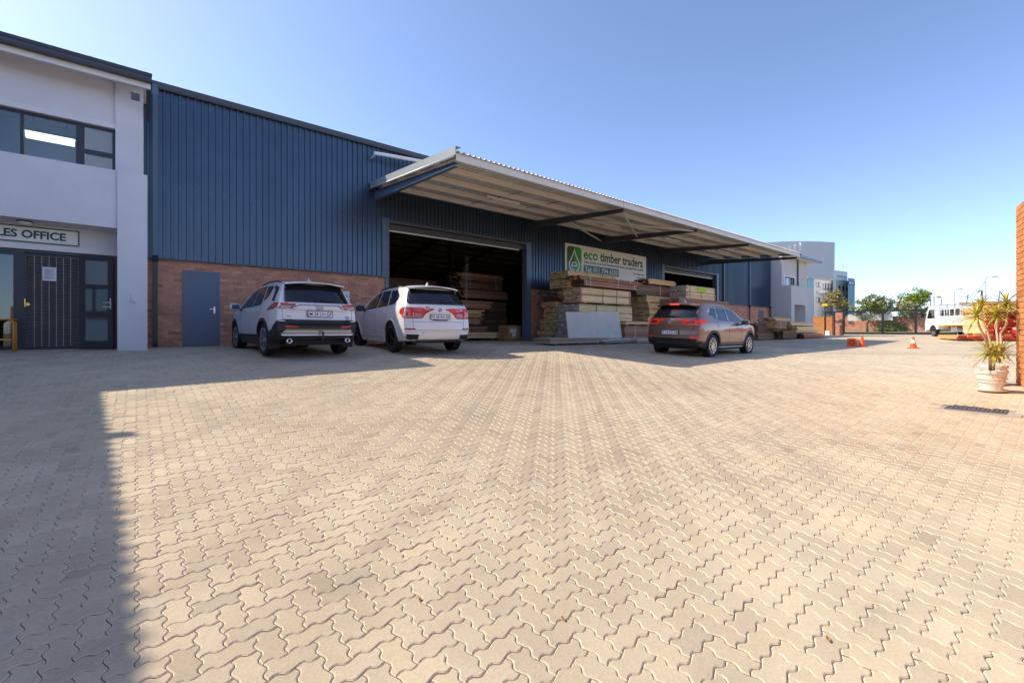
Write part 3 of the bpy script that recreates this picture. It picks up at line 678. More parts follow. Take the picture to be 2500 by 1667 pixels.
fo = empty('end_office', (43, 14.4, 0)); tag(fo, 'two-storey grey office block at the far end of the warehouse near the gate', 'office building')
FX0, FX1 = 40.28, 45.2
M_plast_w = pmat('pale_grey_plaster', (.56, .55, .545), rough=.9, var=.05, scale=1.4, bump=.4, bscale=90)
ob(MB().box(FX0, 13.85, 0, 40.95, 19, 4.12).box(43.4, 13.85, 0, FX1, 19, 4.12).box(40.95, 13.85, 2.6, 43.4, 19, 4.12), 'lower_wall', M_plast_w, fo)
ob(MB().box(40.95, 15.2, 0, 43.4, 15.3, 2.6), 'recess_wall', M_plast_w, fo)
dd = ob(MB().box(41.2, 15.14, .02, 42.1, 15.19, 2.1), 'door', M_plast2, fo)
ob(MB().box(42.0, 15.10, 1.0, 42.06, 15.14, 1.15), 'handle', M_silver, dd)
ob(MB().box(FX0, 14.55, 4.12, 40.78, 19, 6.6).box(42.95, 14.55, 4.12, 46.0, 19, 6.6).box(40.78, 14.55, 5.0, 42.95, 19, 6.6), 'upper_wall', M_plast_w, fo)
ob(MB().box(40.70, 14.50, 4.92, 43.03, 14.62, 5.0).box(42.95, 14.50, 4.12, 43.03, 14.62, 4.92).box(40.70, 14.50, 4.12, 40.78, 14.62, 4.92), 'window_surround', M_plast2, fo)
w2 = ob(MB().box(40.78, 14.66, 4.12, 40.84, 14.72, 4.92).box(42.2, 14.66, 4.12, 42.28, 14.72, 4.92).box(42.55, 14.66, 4.12, 42.62, 14.72, 4.92).box(41.5, 14.66, 4.12, 41.56, 14.72, 4.92), 'window_frame', M_frame, fo)
ob(MB().box(40.84, 14.68, 4.12, 42.95, 14.69, 4.92), 'pane', pmat('pale_pane', (.20, .26, .29), rough=.03, var=0, spec=1.0, metal=.4), w2)
ob(MB().tube([(43.6, 14.48, 4.12), (43.6, 14.48, 6.55)], .06, 8), 'downpipe', M_flash, fo)
r_ = office_roof(fo, FX0 - .1, 47.0, 13.7, 19.2, 6.62, 7.3)
ob(MB().box(FX0 - .1, 13.66, 6.46, 47.02, 13.78, 6.62), 'gutter', M_trim, fo)
ob(MB().box(FX0, 13.78, 6.52, 46.9, 14.6, 6.56), 'eave_soffit', M_plast2, fo)
# ------------------------------------------------------------------ cars
M_cgl = pmat('car_glass', (.012, .015, .018), rough=.02, var=0, spec=.75)
M_clad_b = pmat('black_bumper_plastic', (.022, .022, .024), rough=.55, var=.15, scale=8, bump=.1, bscale=200)
M_tyre = pmat('tyre_rubber', (.018, .018, .019), rough=.75, var=.2, scale=14, bump=.3, bscale=60)
M_alloy = pmat('alloy_rim', (.55, .56, .58), rough=.25, metal=.85, var=.05)
M_alloyb = pmat('black_rim', (.012, .012, .014), rough=.2, var=0, coat=.6)
M_seam = pmat('panel_gap', (.03, .03, .032), rough=.8, var=0)
M_lred = pmat('red_lamp', (.48, .010, .012), rough=.08, var=.25, scale=14, coat=1.0)
M_lredb = pmat('bright_red_lamp', (.75, .03, .02), rough=.08, var=.1, scale=20, coat=1.0)
M_lclr = pmat('clear_lamp', (.42, .40, .38), rough=.08, var=.3, scale=16, coat=1.0)
M_ldrk = pmat('smoked_lamp', (.10, .012, .012), rough=.08, var=.2, coat=1.0)
M_plate = pmat('number_plate', (.78, .80, .84), rough=.35, var=.04, scale=8)
M_pltx = pmat('plate_lettering', (.018, .022, .10), rough=.5, var=0)
def carpaint(name, col, metal=0.0, rough=.35): return pmat(name, col, rough=rough, metal=metal, var=.02, scale=2, coat=1.0)
def lerp(a, b, t): return a + (b - a) * t

def car_body(name, P, mats, parent):
    L, H = P['L'], P['H']; xs = P['xs']; cs = P['cs']; bs = [-1, -.93, -.72, -.38, 0, .38, .72, .93, 1]
    def pos(x0, b, c):
        zt = interp(x0, *P['top']); zb = interp(x0, *P['bot']); z = zb + (zt - zb) * c
        w = interp(z, *P['wz']) * interp(x0, *P['wx'])
        if zt < 1.25: w = min(w, interp(min(z, .9), *P['wz']) * interp(x0, *P['wx']))
        y = b * w
        if c > .999: z -= P.get('crown', .05) * abs(b) ** 2.4
        k = max(0, 1 - x0 / 1.2); x = x0 + k * k * (interp(z, *P['rear']) + P.get('rbow', .10) * abs(b) ** 3)
        k = max(0, 1 - (L - x0) / 1.0); x -= k * k * (interp(z, *P['front']) + .16 * abs(b) ** 3)
        return (x - P['ro'], y, z)
    idx = {}; vs = []
    def vid(i, j, k):
        if (i, j, k) not in idx: idx[(i, j, k)] = len(vs); vs.append(pos(xs[i], bs[j], cs[k]))
        return idx[(i, j, k)]
    fs = []; nx, ny, nz = len(xs), len(bs), len(cs)
    for i in range(nx - 1):
        for j in range(ny - 1):
            fs.append((vid(i, j, 0), vid(i, j + 1, 0), vid(i + 1, j + 1, 0), vid(i + 1, j, 0))); fs.append((vid(i, j, nz - 1), vid(i + 1, j, nz - 1), vid(i + 1, j + 1, nz - 1), vid(i, j + 1, nz - 1)))
        for k in range(nz - 1):
            fs.append((vid(i, 0, k), vid(i + 1, 0, k), vid(i + 1, 0, k + 1), vid(i, 0, k + 1))); fs.append((vid(i, ny - 1, k), vid(i, ny - 1, k + 1), vid(i + 1, ny - 1, k + 1), vid(i + 1, ny - 1, k)))
    for j in range(ny - 1):
        for k in range(nz - 1):
            fs.append((vid(0, j, k), vid(0, j, k + 1), vid(0, j + 1, k + 1), vid(0, j + 1, k))); fs.append((vid(nx - 1, j, k), vid(nx - 1, j + 1, k), vid(nx - 1, j + 1, k + 1), vid(nx - 1, j, k + 1)))
    me = bpy.data.meshes.new('tmp'); me.from_pydata(vs, [], fs)
    bm = bmesh.new(); bm.from_mesh(me); bmesh.ops.recalc_face_normals(bm, faces=bm.faces); bm.to_mesh(me); bm.free()
    tmp = bpy.data.objects.new('tmp', me); COL.objects.link(tmp)
    for m in mats: me.materials.append(m)
    me.polygons.foreach_set('use_smooth', [True] * len(me.polygons))
    sm = tmp.modifiers.new('s', 'SUBSURF'); sm.levels = 2; sm.render_levels = 2
    cut = MB(); R = P['R'] + P.get('gap', .055)
    for x in (0, P['wb']):
        for s_ in (-1, 1):
            cut.lathe([(0, 0), (R, 0), (R, .55), (0, .55)], 40, T(x, s_ * (P['W'] / 2 + .25), P['R']) @ Matrix.Rotation(pi / 2 * s_, 4, 'X'))
    cme = cut.mesh('cut', [M_black]); bm = bmesh.new(); bm.from_mesh(cme); bmesh.ops.remove_doubles(bm, verts=bm.verts, dist=1e-5); bmesh.ops.recalc_face_normals(bm, faces=bm.faces); bm.to_mesh(cme); bm.free()
    cmo = bpy.data.objects.new('cut', cme); COL.objects.link(cmo)
    dg = bpy.context.evaluated_depsgraph_get(); full = bpy.data.meshes.new_from_object(tmp.evaluated_get(dg))
    bvh = BVHTree.FromPolygons([v.co.copy() for v in full.vertices], [tuple(p.vertices) for p in full.polygons])
    bo = tmp.modifiers.new('b', 'BOOLEAN'); bo.operation = 'DIFFERENCE'; bo.object = cmo; bo.solver = 'EXACT'; bo.material_mode = 'TRANSFER'
    dg = bpy.context.evaluated_depsgraph_get(); fin = bpy.data.meshes.new_from_object(tmp.evaluated_get(dg)); fin.name = 'body'
    bpy.data.objects.remove(tmp); bpy.data.objects.remove(cmo)
    fin.set_sharp_from_angle(angle=radians(40))
    if 'low' in P:                                   # unpainted plastic along the sills and bumpers
        fin.materials.append(M_clad_b); mi = len(fin.materials) - 1
        for pl in fin.polygons:
            if pl.center.z < interp(pl.center.x + P['ro'], *P['low']): pl.material_index = mi
    o = bpy.data.objects.new('body', fin); link(o, parent)
    return o, bvh

AX = {'rear': (lambda u, v: ((-4, u, v), (1, 0, 0))), 'left': (lambda u, v: ((u, 4, v), (0, -1, 0))), 'right': (lambda u, v: ((u, -4, v), (0, 1, 0))), 'top': (lambda u, v: ((u, v, 5), (0, 0, -1))), 'front': (lambda u, v: ((8, u, v), (-1, 0, 0)))}
def rpoly(pts, r=.03, n=3):                          # polygon with rounded corners
    out = []; m = len(pts)
    for i in range(m):
        a, b, c = Vector(pts[i - 1]), Vector(pts[i]), Vector(pts[(i + 1) % m]); d1, d2 = (a - b), (c - b)
        q = min(r, d1.length * .45, d2.length * .45); p1, p2 = b + d1.normalized() * q, b + d2.normalized() * q
        for k in range(n + 1):
            t = k / n; out.append(((1 - t) ** 2 * p1 + 2 * t * (1 - t) * b + t * t * p2)[:])
    return out
def patch(bvh, poly, ax, m, parent, name, off=.004, g=.07, thick=.015):
    bm = bmesh.new(); f = bm.faces.new([bm.verts.new((p[0], p[1], 0)) for p in poly])
    us = [p[0] for p in poly]; ws = [p[1] for p in poly]
    for lo, hi, nn in ((min(us), max(us), (1, 0, 0)), (min(ws), max(ws), (0, 1, 0))):
        t = math.floor(lo / g) * g + g
        while t < hi - 1e-4:
            bmesh.ops.bisect_plane(bm, geom=bm.verts[:] + bm.edges[:] + bm.faces[:], plane_co=(nn[0] * t, nn[1] * t, 0), plane_no=nn); t += g
    bmesh.ops.triangulate(bm, faces=[f for f in bm.faces if len(f.verts) > 4])
    vs = []; nos = []; bad = set(); bm.verts.index_update()
    for v in bm.verts:
        o, d = AX[ax](v.co.x, v.co.y); h = bvh.ray_cast(Vector(o), Vector(d))
        if h[0] is None:
            h = bvh.find_nearest(Vector(o) + Vector(d) * (4 - .7)); bad.add(v)
        elif ax == 'rear':
            c0 = bvh.ray_cast(Vector((-4, 0, v.co.y)), Vector(d))[0]
            if c0 is not None and h[0].x - c0.x > .30: bad.add(v)
        n = h[1] if h[1].dot(Vector(d)) < 0 else -h[1]
        vs.append(h[0]); nos.append((n - Vector(d) * .35).normalized())
    bm.verts.index_update(); n = len(vs)
    good = [f for f in bm.faces if not any(v in bad for v in f.verts)] or list(bm.faces)
    seen = set(); best = []
    for f in good:                                   # keep one connected sheet
        if f in seen: continue
        st = [f]; seen.add(f); isl = []; gset = set(good)
        while st:
            q = st.pop(); isl.append(q)
            for e in q.edges:
                for l in e.link_faces:
                    if l in gset and l not in seen: seen.add(l); st.append(l)
        if len(isl) > len(best): best = isl
    good = best; fs = [tuple(v.index for v in f.verts) for f in good]; gs = set(good)
    P_ = [vs[i] + nos[i] * off for i in range(n)]
    # face outward
    d = Vector(AX[ax](0, 0)[1])
    a, b, c = [P_[i] for i in fs[0][:3]]
    if (b - a).cross(c - a).dot(d) > 0: fs = [tuple(reversed(f)) for f in fs]
    Q = [vs[i] - nos[i] * thick for i in range(n)]
    bnd = [(e.verts[0].index, e.verts[1].index) for e in bm.edges if sum(f in gs for f in e.link_faces) == 1]
    bm.free()
    AF = fs + [(i, j, n + j, n + i) for i, j in bnd]; AV = P_ + Q
    use = sorted({i for f in AF for i in f}); mp_ = {i: k for k, i in enumerate(use)}
    me = bpy.data.meshes.new(name); me.from_pydata([AV[i] for i in use], [], [tuple(mp_[i] for i in f) for f in AF]); me.materials.append(m)
    me.polygons.foreach_set('use_smooth', [True] * len(fs) + [False] * len(bnd)); me.update()
    o = bpy.data.objects.new(name, me); return link(o, parent)
def strip(pts, w):                                   # closed outline of a thin polyline
    P2 = [Vector(p) for p in pts]; L_, R_ = [], []
    for i, p in enumerate(P2):
        d = (P2[min(i + 1, len(P2) - 1)] - P2[max(i - 1, 0)]).normalized(); nn = Vector((-d.y, d.x)) * w / 2; L_.append((p + nn)[:]); R_.append((p - nn)[:])
    return L_ + R_[::-1]
def arch_ring(x, z, r0, r1, a0=0, a1=pi, n=14):
    return [(x + r1 * cos(lerp(a0, a1, k / n)), z + r1 * sin(lerp(a0, a1, k / n))) for k in range(n + 1)] + [(x + r0 * cos(lerp(a1, a0, k / n)), z + r0 * sin(lerp(a1, a0, k / n))) for k in range(n + 1)]

def wheel_mesh(R, rw, w, spokes, rim_m, twin=True):
    ty = MB(); pr = [(rw, -w * .38), (rw + .01, -w * .46), (R * .93, -w / 2), (R * .985, -w * .44), (R, -w * .30)]
    for k in range(5):
        z = -w * .24 + k * w * .12; pr += [(R, z - .006), (R - .010, z - .004), (R - .010, z + .004), (R, z + .006)]
    pr += [(R, w * .30), (R * .985, w * .44), (R * .93, w / 2), (rw + .01, w * .46), (rw, w * .38)]
    ty.lathe(pr, 40, Matrix.Rotation(pi / 2, 4, 'X')); tyre = ty.mesh('tyre', M_tyre, 35)
    rm = MB(); X = Matrix.Rotation(pi / 2, 4, 'X')        # local +z of the lathe is -y: outer face at -y
    rm.lathe([(rw + .004, w * .44), (rw - .012, w * .47), (rw - .03, w * .44), (rw - .035, w * .1), (0, w * .08)], 40, X)
    nb = len(rm.m)
    rm.m[nb - 40:] = [1] * 40
    rm.lathe([(0, w * .40), (.05, w * .40), (.065, w * .36), (.07, w * .2)], 20, X)
    for k in range(spokes):
        a = 2 * pi * k / spokes
        for da in ((-.13, .13) if twin else (0,)):
            c0, c1 = Vector((cos(a + da * .4), 0, sin(a + da * .4))), Vector((cos(a + da), 0, sin(a + da)))
            p, q = c0 * .05 + Vector((0, -w * .36, 0)), c1 * (rw - .02) + Vector((0, -w * .43, 0))
            rm.bar(p, q, .022 if twin else .034, .03, up=(0, -1, 0))
    return tyre, rm.mesh('rim', [rim_m, M_black], 30)
def wheels(parent, P, spokes, rim_m, twin=True):
    ty, rm = wheel_mesh(P['R'], P['rw'], .225, spokes, rim_m, twin)
    for i, x in enumerate((0, P['wb'])):
        for s_ in (-1, 1):
            w_ = inst('wheel', ty, parent, (x, s_ * (P['W'] / 2 - .135), P['R']), (0, .35 * i + .2, 0 if s_ < 0 else pi))
            inst('rim', rm, w_)
def plate(parent, x, z, s_, tilt, blk=True, w=.52, h=.112):
    e_ = empty('number_plate', (x, 0, z), 0, parent); e_.rotation_euler = (0, tilt, 0)
    MB().box(-.008, -w / 2 - .012, -h / 2 - .012, 0, w / 2 + .012, h / 2 + .012).build('plate_frame', M_black, e_)
    MB().prism([(-.011, p[0], p[1]) for p in rrect(-w / 2, -h / 2, w / 2, h / 2, .012, 2)], (.003, 0, 0)).build('plate_face', M_plate, e_, fix=True)
    R_ = Matrix(((0, 0, -1, 0), (-1, 0, 0, 0), (0, 1, 0, 0), (0, 0, 0, 1)))
    text(s_, .10, M_pltx, e_, T(-.0115, 0, -.034) @ R_, 'plate_lettering', sx=.84, bold=.0012, ext=.001, align='CENTER', space=1.08)
    # province emblem between the two groups
    MB().lathe([(0, 0), (.011, 0), (.011, .002), (0, .002)], 8, T(-.0115, -.105, .0) @ Matrix.Rotation(-pi / 2, 4, 'Y')).build('emblem', M_pltx, e_)
def mirror(parent, x, y, z, m, s_):
    mm = MB(); 
    pr = [(.0, -.10), (.06, -.098), (.085, -.07), (.092, 0), (.085, .07), (.06, .098), (0, .10)]
    M = T(x, y + s_ * .14, z) @ Matrix.Diagonal((.75, 1.15, .95, 1)) @ Matrix.Rotation(pi / 2, 4, 'X')
    mm.lathe(pr, 16, M); h_ = mm.build('mirror', m, parent, True)
    MB().prism([(x - .076, y + s_ * .14 + p[0], z + p[1]) for p in rrect(-.085, -.06, .085, .06, .035, 3)], (.006, 0, 0)).build('mirror_glass', pmat('mirror_dark', (.05, .08, .09), rough=.03, metal=.6, var=0), h_, fix=True)
    MB().bar((x + .02, y + s_ * .06, z - .05), (x + .03, y - s_ * .06, z - .09), .06, .04).build('mirror_foot', M_clad_b, h_)
def fin(parent, x, z, m):
    MB().add([(x, -.02, z - .03), (x + .02, 0, z + .075), (x, .02, z - .03), (x + .17, 0, z - .012), (x + .04, 0, z + .07)], [(0, 1, 2), (0, 3, 4, 1), (2, 1, 4, 3), (0, 2, 3)]).build('aerial_fin', m, parent)
def rails(bvh, parent, x0, x1, y, m, h=.035):
    for s_ in (-1, 1):
        pts = []
        for k in range(13):
            x = lerp(x0, x1, k / 12); hit = bvh.ray_cast(Vector((x, s_ * y, 4)), Vector((0, 0, -1)))[0]; pts.append((x, s_ * y, hit.z + h * sin(pi * min(1, max(0, k / 12)) ) ** .3 + .004))
        MB().tube(pts, .015, 6).build('roof_rail', m, parent, True)
def wiper(bvh, parent, y0, y1, z):
    pts = []
    for k in range(5):
        y = lerp(y0, y1, k / 4); hit = bvh.ray_cast(Vector((-4, y, z + .01 * sin(k))), Vector((1, 0, 0)))[0]; pts.append((hit.x - .022, y, hit.z))
    MB().tube(pts, [.022, .018, .014, .010, .008], 6).build('rear_wiper', M_black, parent, True)
def handles(bvh, parent, pts, m):
    for s_, ax in ((1, 'left'), (-1, 'right')):
        for (x, z) in pts:
            hit = bvh.ray_cast(Vector((x, s_ * 4, z)), Vector((0, -s_, 0)))[0]
            MB().tube([(x - .10, hit.y + s_ * .004, z), (x - .07, hit.y + s_ * .028, z + .004), (x + .07, hit.y + s_ * .028, z + .006), (x + .10, hit.y + s_ * .004, z + .004)], .013, 6).build('door_handle', m, parent, True)
def both(bvh, poly, m, parent, name, **k):
    for ax in ('left', 'right'): patch(bvh, poly, ax, m, parent, name, **k)
def mir(poly): return [(-a, b) for a, b in poly]
def rear2(bvh, poly, m, parent, name, **k): patch(bvh, poly, 'rear', m, parent, name, **k); patch(bvh, mir(poly), 'rear', m, parent, name, **k)
def hitx(bvh, y, z): return bvh.ray_cast(Vector((-4, y, z)), Vector((1, 0, 0)))[0].x

XS0 = [0, .03, .10, .22, .40, .62, .9, 1.2, 1.5, 1.8, 2.1, 2.4, 2.65, 2.9, 3.15, 3.4, 3.6, 3.8, 4.0]
CS = [0, .03, .10, .18, .27, .36, .45, .53, .58, .63, .70, .78, .86, .92, .97, 1]
# ---- white SUV with black lower cladding (left)
def suv_left():
    P = dict(L=4.60, W=1.855, H=1.69, wb=2.69, ro=.98, R=.362, rw=.255, gap=.045)
    P['xs'] = XS0 + [4.2, 4.38, 4.5, 4.57, 4.6]; P['cs'] = CS
    P['top'] = ([0, .3, .9, 1.6, 2.2, 2.6, 3.0, 3.45, 3.65, 4.1, 4.4, 4.6], [1.625, 1.65, 1.685, 1.69, 1.665, 1.58, 1.36, 1.09, 1.055, .99, .92, .80])
    P['bot'] = ([0, .25, .7, 1.4, 3.3, 4.2, 4.6], [.40, .34, .26, .22, .22, .26, .34])
    P['wz'] = ([.2, .3, .45, .62, .80, .96, 1.06, 1.15, 1.35, 1.55, 1.7], [.80, .86, .905, .925, .922, .912, .895, .850, .765, .675, .60])
    P['wx'] = ([0, .1, .3, .7, 1.2, 3.4, 4.0, 4.4, 4.6], [.915, .94, .965, .99, 1, 1, .98, .92, .80])
    P['low'] = ([0, .10, .22, .40, .60, 1.4, 3.2, 4.0, 4.6], [.785, .77, .70, .56, .42, .36, .36, .45, .5])
    P['rear'] = ([.3, .40, .50, .62, .74, .80, .86, .95, 1.05, 1.12, 1.16, 1.24, 1.40, 1.58, 1.70], [.14, .06, .02, .0, .01, .045, .055, .055, .045, .04, .10, .17, .27, .38, .44])
    P['front'] = ([.2, .5, .8, 1.1], [.10, 0, .03, .30]); P['crown'] = .055
    paint = carpaint('white_car_paint', (.76, .77, .78))
    c = empty('parked_car', (3.04, 11.30, gz(3.0, 12.3) - .035), radians(93.0)); tag(c, 'white off-roader with black lower cladding and tow hook parked nose to the brick wall', 'car', 'cars parked in the yard')
    c.rotation_euler = (0, -.012, radians(93.0)); MW[c.name] = Matrix.Translation(c.location) @ c.rotation_euler.to_matrix().to_4x4()
    body, bv = car_body('body', P, [paint], c); ro = P['ro']
    X = lambda x: x - ro
    sx = lambda pl: [(a - ro, b) for a, b in pl]
    # glass
    both(bv, rpoly(sx([(3.20, 1.075), (2.62, 1.47), (2.30, 1.555), (2.10, 1.565), (2.06, 1.10)]), .03), M_cgl, c, 'side_window')
    both(bv, rpoly(sx([(2.02, 1.10), (2.06, 1.565), (1.50, 1.575), (1.30, 1.18), (1.32, 1.13)]), .03), M_cgl, c, 'side_window')
    both(bv, rpoly(sx([(1.23, 1.20), (1.43, 1.57), (1.02, 1.56), (.93, 1.50), (1.02, 1.28)]), .05), M_cgl, c, 'quarter_window')
    both(bv, rpoly(sx([(.62, 1.20), (.47, 1.18), (.56, 1.50), (.86, 1.56), (.92, 1.52), (.72, 1.44)]), .02), M_clad_b, c, 'pillar_trim')
    patch(bv, rpoly([(-.70, 1.165), (.70, 1.165), (.625, 1.50), (.58, 1.57), (-.58, 1.57), (-.625, 1.50)], .05), 'rear', M_cgl, c, 'rear_window')
    patch(bv, rpoly([(3.40 - ro, .70), (2.72 - ro, .60), (2.72 - ro, -.60), (3.40 - ro, -.70)], .06), 'top', M_cgl, c, 'windscreen', g=.12)
    # roof spoiler
    zz = 1.655
    sp = MB(); n = 9
    for k in range(n):
        y = lerp(-.64, .64, k / (n - 1)); e = .05 * (abs(y) / .64) ** 3
        sp.v += [(X(.62), y, 1.668 - .05 * (y / .64) ** 2), (X(.22 + e * 2.0), y, 1.625 - .045 * (y / .64) ** 2), (X(.235 + e * 2.0), y, 1.60 - .05 * (y / .64) ** 2), (X(.48), y * .96, 1.57 - .04 * (y / .64) ** 2)]
    for k in range(n - 1):
        for q in range(3): sp.f.append((4 * k + q, 4 * k + q + 1, 4 * k + q + 5, 4 * k + q + 4)); sp.m.append(1 if q == 2 else 0)
    sp.build('roof_spoiler', [paint, M_black], c, True, fix=True)
    MB().box(X(.262), -.17, 1.588, X(.272), .17, 1.602).build('brake_light', M_lclr, c)
    # lamps
    L1 = [(.47, 1.128), (.955, 1.148), (.965, 1.095), (.50, 1.098)]; L2 = [(.50, 1.095), (.965, 1.092), (.955, 1.02), (.63, 1.022)]
    rear2(bv, L1, M_lredb, c, 'tail_lamp', off=.014); rear2(bv, L2, M_lclr, c, 'tail_lamp', off=.012)
    both(bv, sx([(.20, 1.148), (.40, 1.155), (.66, 1.01), (.30, 1.02)]), M_lred, c, 'tail_lamp', off=.010); both(bv, sx([(.06, 1.148), (.22, 1.148), (.22, 1.025), (.08, 1.025)]), M_lred, c, 'tail_lamp', off=.010)
    both(bv, sx([(.46, 1.12), (.72, 1.0), (.50, 1.012)]), M_ldrk, c, 'tail_lamp', off=.011)
    patch(bv, rpoly([(-.47, 1.132), (.47, 1.132), (.56, 1.03), (.50, 1.018), (.42, 1.10), (-.42, 1.10), (-.50, 1.018), (-.56, 1.03)], .012), 'rear', M_silver, c, 'tailgate_trim', off=.010)
    # bumper: black wrap, silver skid plate, reflectors
    patch(bv, rpoly([(-.955, .80), (-.90, .815), (-.70, .70), (.70, .70), (.90, .815), (.955, .80), (.93, .38), (-.93, .38)], .02), 'rear', M_clad_b, c, 'bumper', off=.006)
    patch(bv, [(-.66, .795), (.66, .795), (.70, .705), (-.70, .705)], 'rear', M_clad_b, c, 'tailgate_sill', off=.008)
    both(bv, rpoly(sx([(-.02, .81), (.10, .80), (.36, .60), (.56, .52), (.62, .46), (.58, .30), (.0, .38)]), .02), M_clad_b, c, 'bumper_side', off=.006)
    patch(bv, rpoly([(-.68, .605), (.68, .605), (.78, .49), (.74, .455), (-.74, .455), (-.78, .49)], .02), 'rear', M_silver, c, 'skid_plate', off=.018)
    rear2(bv, [(.46, .662), (.70, .668), (.69, .632), (.45, .628)], M_lredb, c, 'reflector', off=.012)
    patch(bv, rpoly([(-.66, .452), (.66, .452), (.60, .395), (-.60, .395)], .02), 'rear', M_clad_b, c, 'diffuser', off=.010)
    # panel gaps
    patch(bv, strip([(.715, 1.16), (.745, 1.02), (.745, .86), (.71, .74), (.62, .695), (0, .69), (-.62, .695), (-.71, .74), (-.745, .86), (-.745, 1.02), (-.715, 1.16)], .007), 'rear', M_seam, c, 'panel_gap', off=.002)
    patch(bv, strip([(.62, .99), (.0, 1.005), (-.62, .99)], .006), 'rear', M_seam, c, 'panel_gap', off=.002)
    for pl in ([(2.04, 1.10), (2.05, .60), (1.98, .34)], [(3.02, 1.0), (2.98, .5), (2.9, .33)], [(1.25, 1.12), (1.18, .92), (1.20, .80)]): both(bv, strip(sx(pl), .007), M_seam, c, 'panel_gap', off=.002)
    # arches and sills
    for x in (0, P['wb']): both(bv, arch_ring(x, P['R'], P['R'] + .043, P['R'] + .115, -.15, pi + .15), M_clad_b, c, 'arch_trim', off=.010)
    both(bv, rpoly(sx([(1.42, .36), (1.50, .46), (3.10, .46), (3.2, .36), (3.2, .235), (1.4, .235)]), .02), M_clad_b, c, 'sill_trim', off=.008)
    both(bv, sx([(4.15, .90), (4.55, .86), (4.52, .76), (4.25, .78)]), M_lclr, c, 'headlamp', off=.008)
    wheels(c, P, 5, M_alloy)
    handles(bv, c, [(X(1.36), 1.0), (X(2.30), .985)], M_chrome)
    for s_ in (1, -1): mirror(c, X(2.98), s_ * .90, 1.12, paint, s_)
    fin(c, X(.75), 1.70, paint); rails(bv, c, X(.75), X(2.35), .60, M_black); wiper(bv, c, .10, -.32, 1.20)
    plate(c, hitx(bv, 0, .92) - .022, .92, 'JM 28 LV  GP', 0.0)
    em = MB()
    for (rx, rz) in ((.075, .05), (.03, .048), (.05, .02)):
        pts = [(hitx(bv, 0, 1.05) - .012, rx * cos(2 * pi * k / 20), 1.055 + rz * sin(2 * pi * k / 20) + (.012 if rz == .02 else 0)) for k in range(21)]; em.tube(pts, .006, 5, caps=False)
    em.build('emblem', M_silver, c, True)
    R_ = Matrix(((0, 0, -1, 0), (-1, 0, 0, 0), (0, 1, 0, 0), (0, 0, 0, 1)))
    for (s_, y, z, sz) in (('TOYOTA', .66, .855, .028), ('RAV4', -.56, .855, .036), ('VX', -.60, .815, .034)): text(s_, sz, M_flash, c, T(hitx(bv, y, z) - .010, y, z) @ R_, 'badge', sx=1.2, bold=.001, ext=.002)
    tb = MB().tube([(X(.12), -.02, .36), (X(-.06), -.02, .36), (X(-.09), -.02, .40), (X(-.09), -.02, .50)], .022, 8).lathe([(0, -.03), (.02, -.026), (.028, 0), (.02, .02), (0, .026)], 10, T(X(-.09), -.02, .52)).build('tow_bar', M_dark, c, True)
    for s_ in (1, -1):
        MB().lathe([(.045, 0), (.05, -.01), (.05, .14), (.038, .14), (.038, .0), (.045, 0)], 18, T(X(.04), s_ * .62, .345) @ Matrix.Rotation(pi / 2, 4, 'Y')).build('exhaust_tip', M_chrome, c, True)
        MB().box(X(.50), s_ * .80 - .12, .17, X(.515), s_ * .80 + .12, .40).build('mud_flap', M_black, c)
    MB().box(X(.25), -.62, .24, X(4.2), .62, .36).build('underbody', M_black, c)
    return c
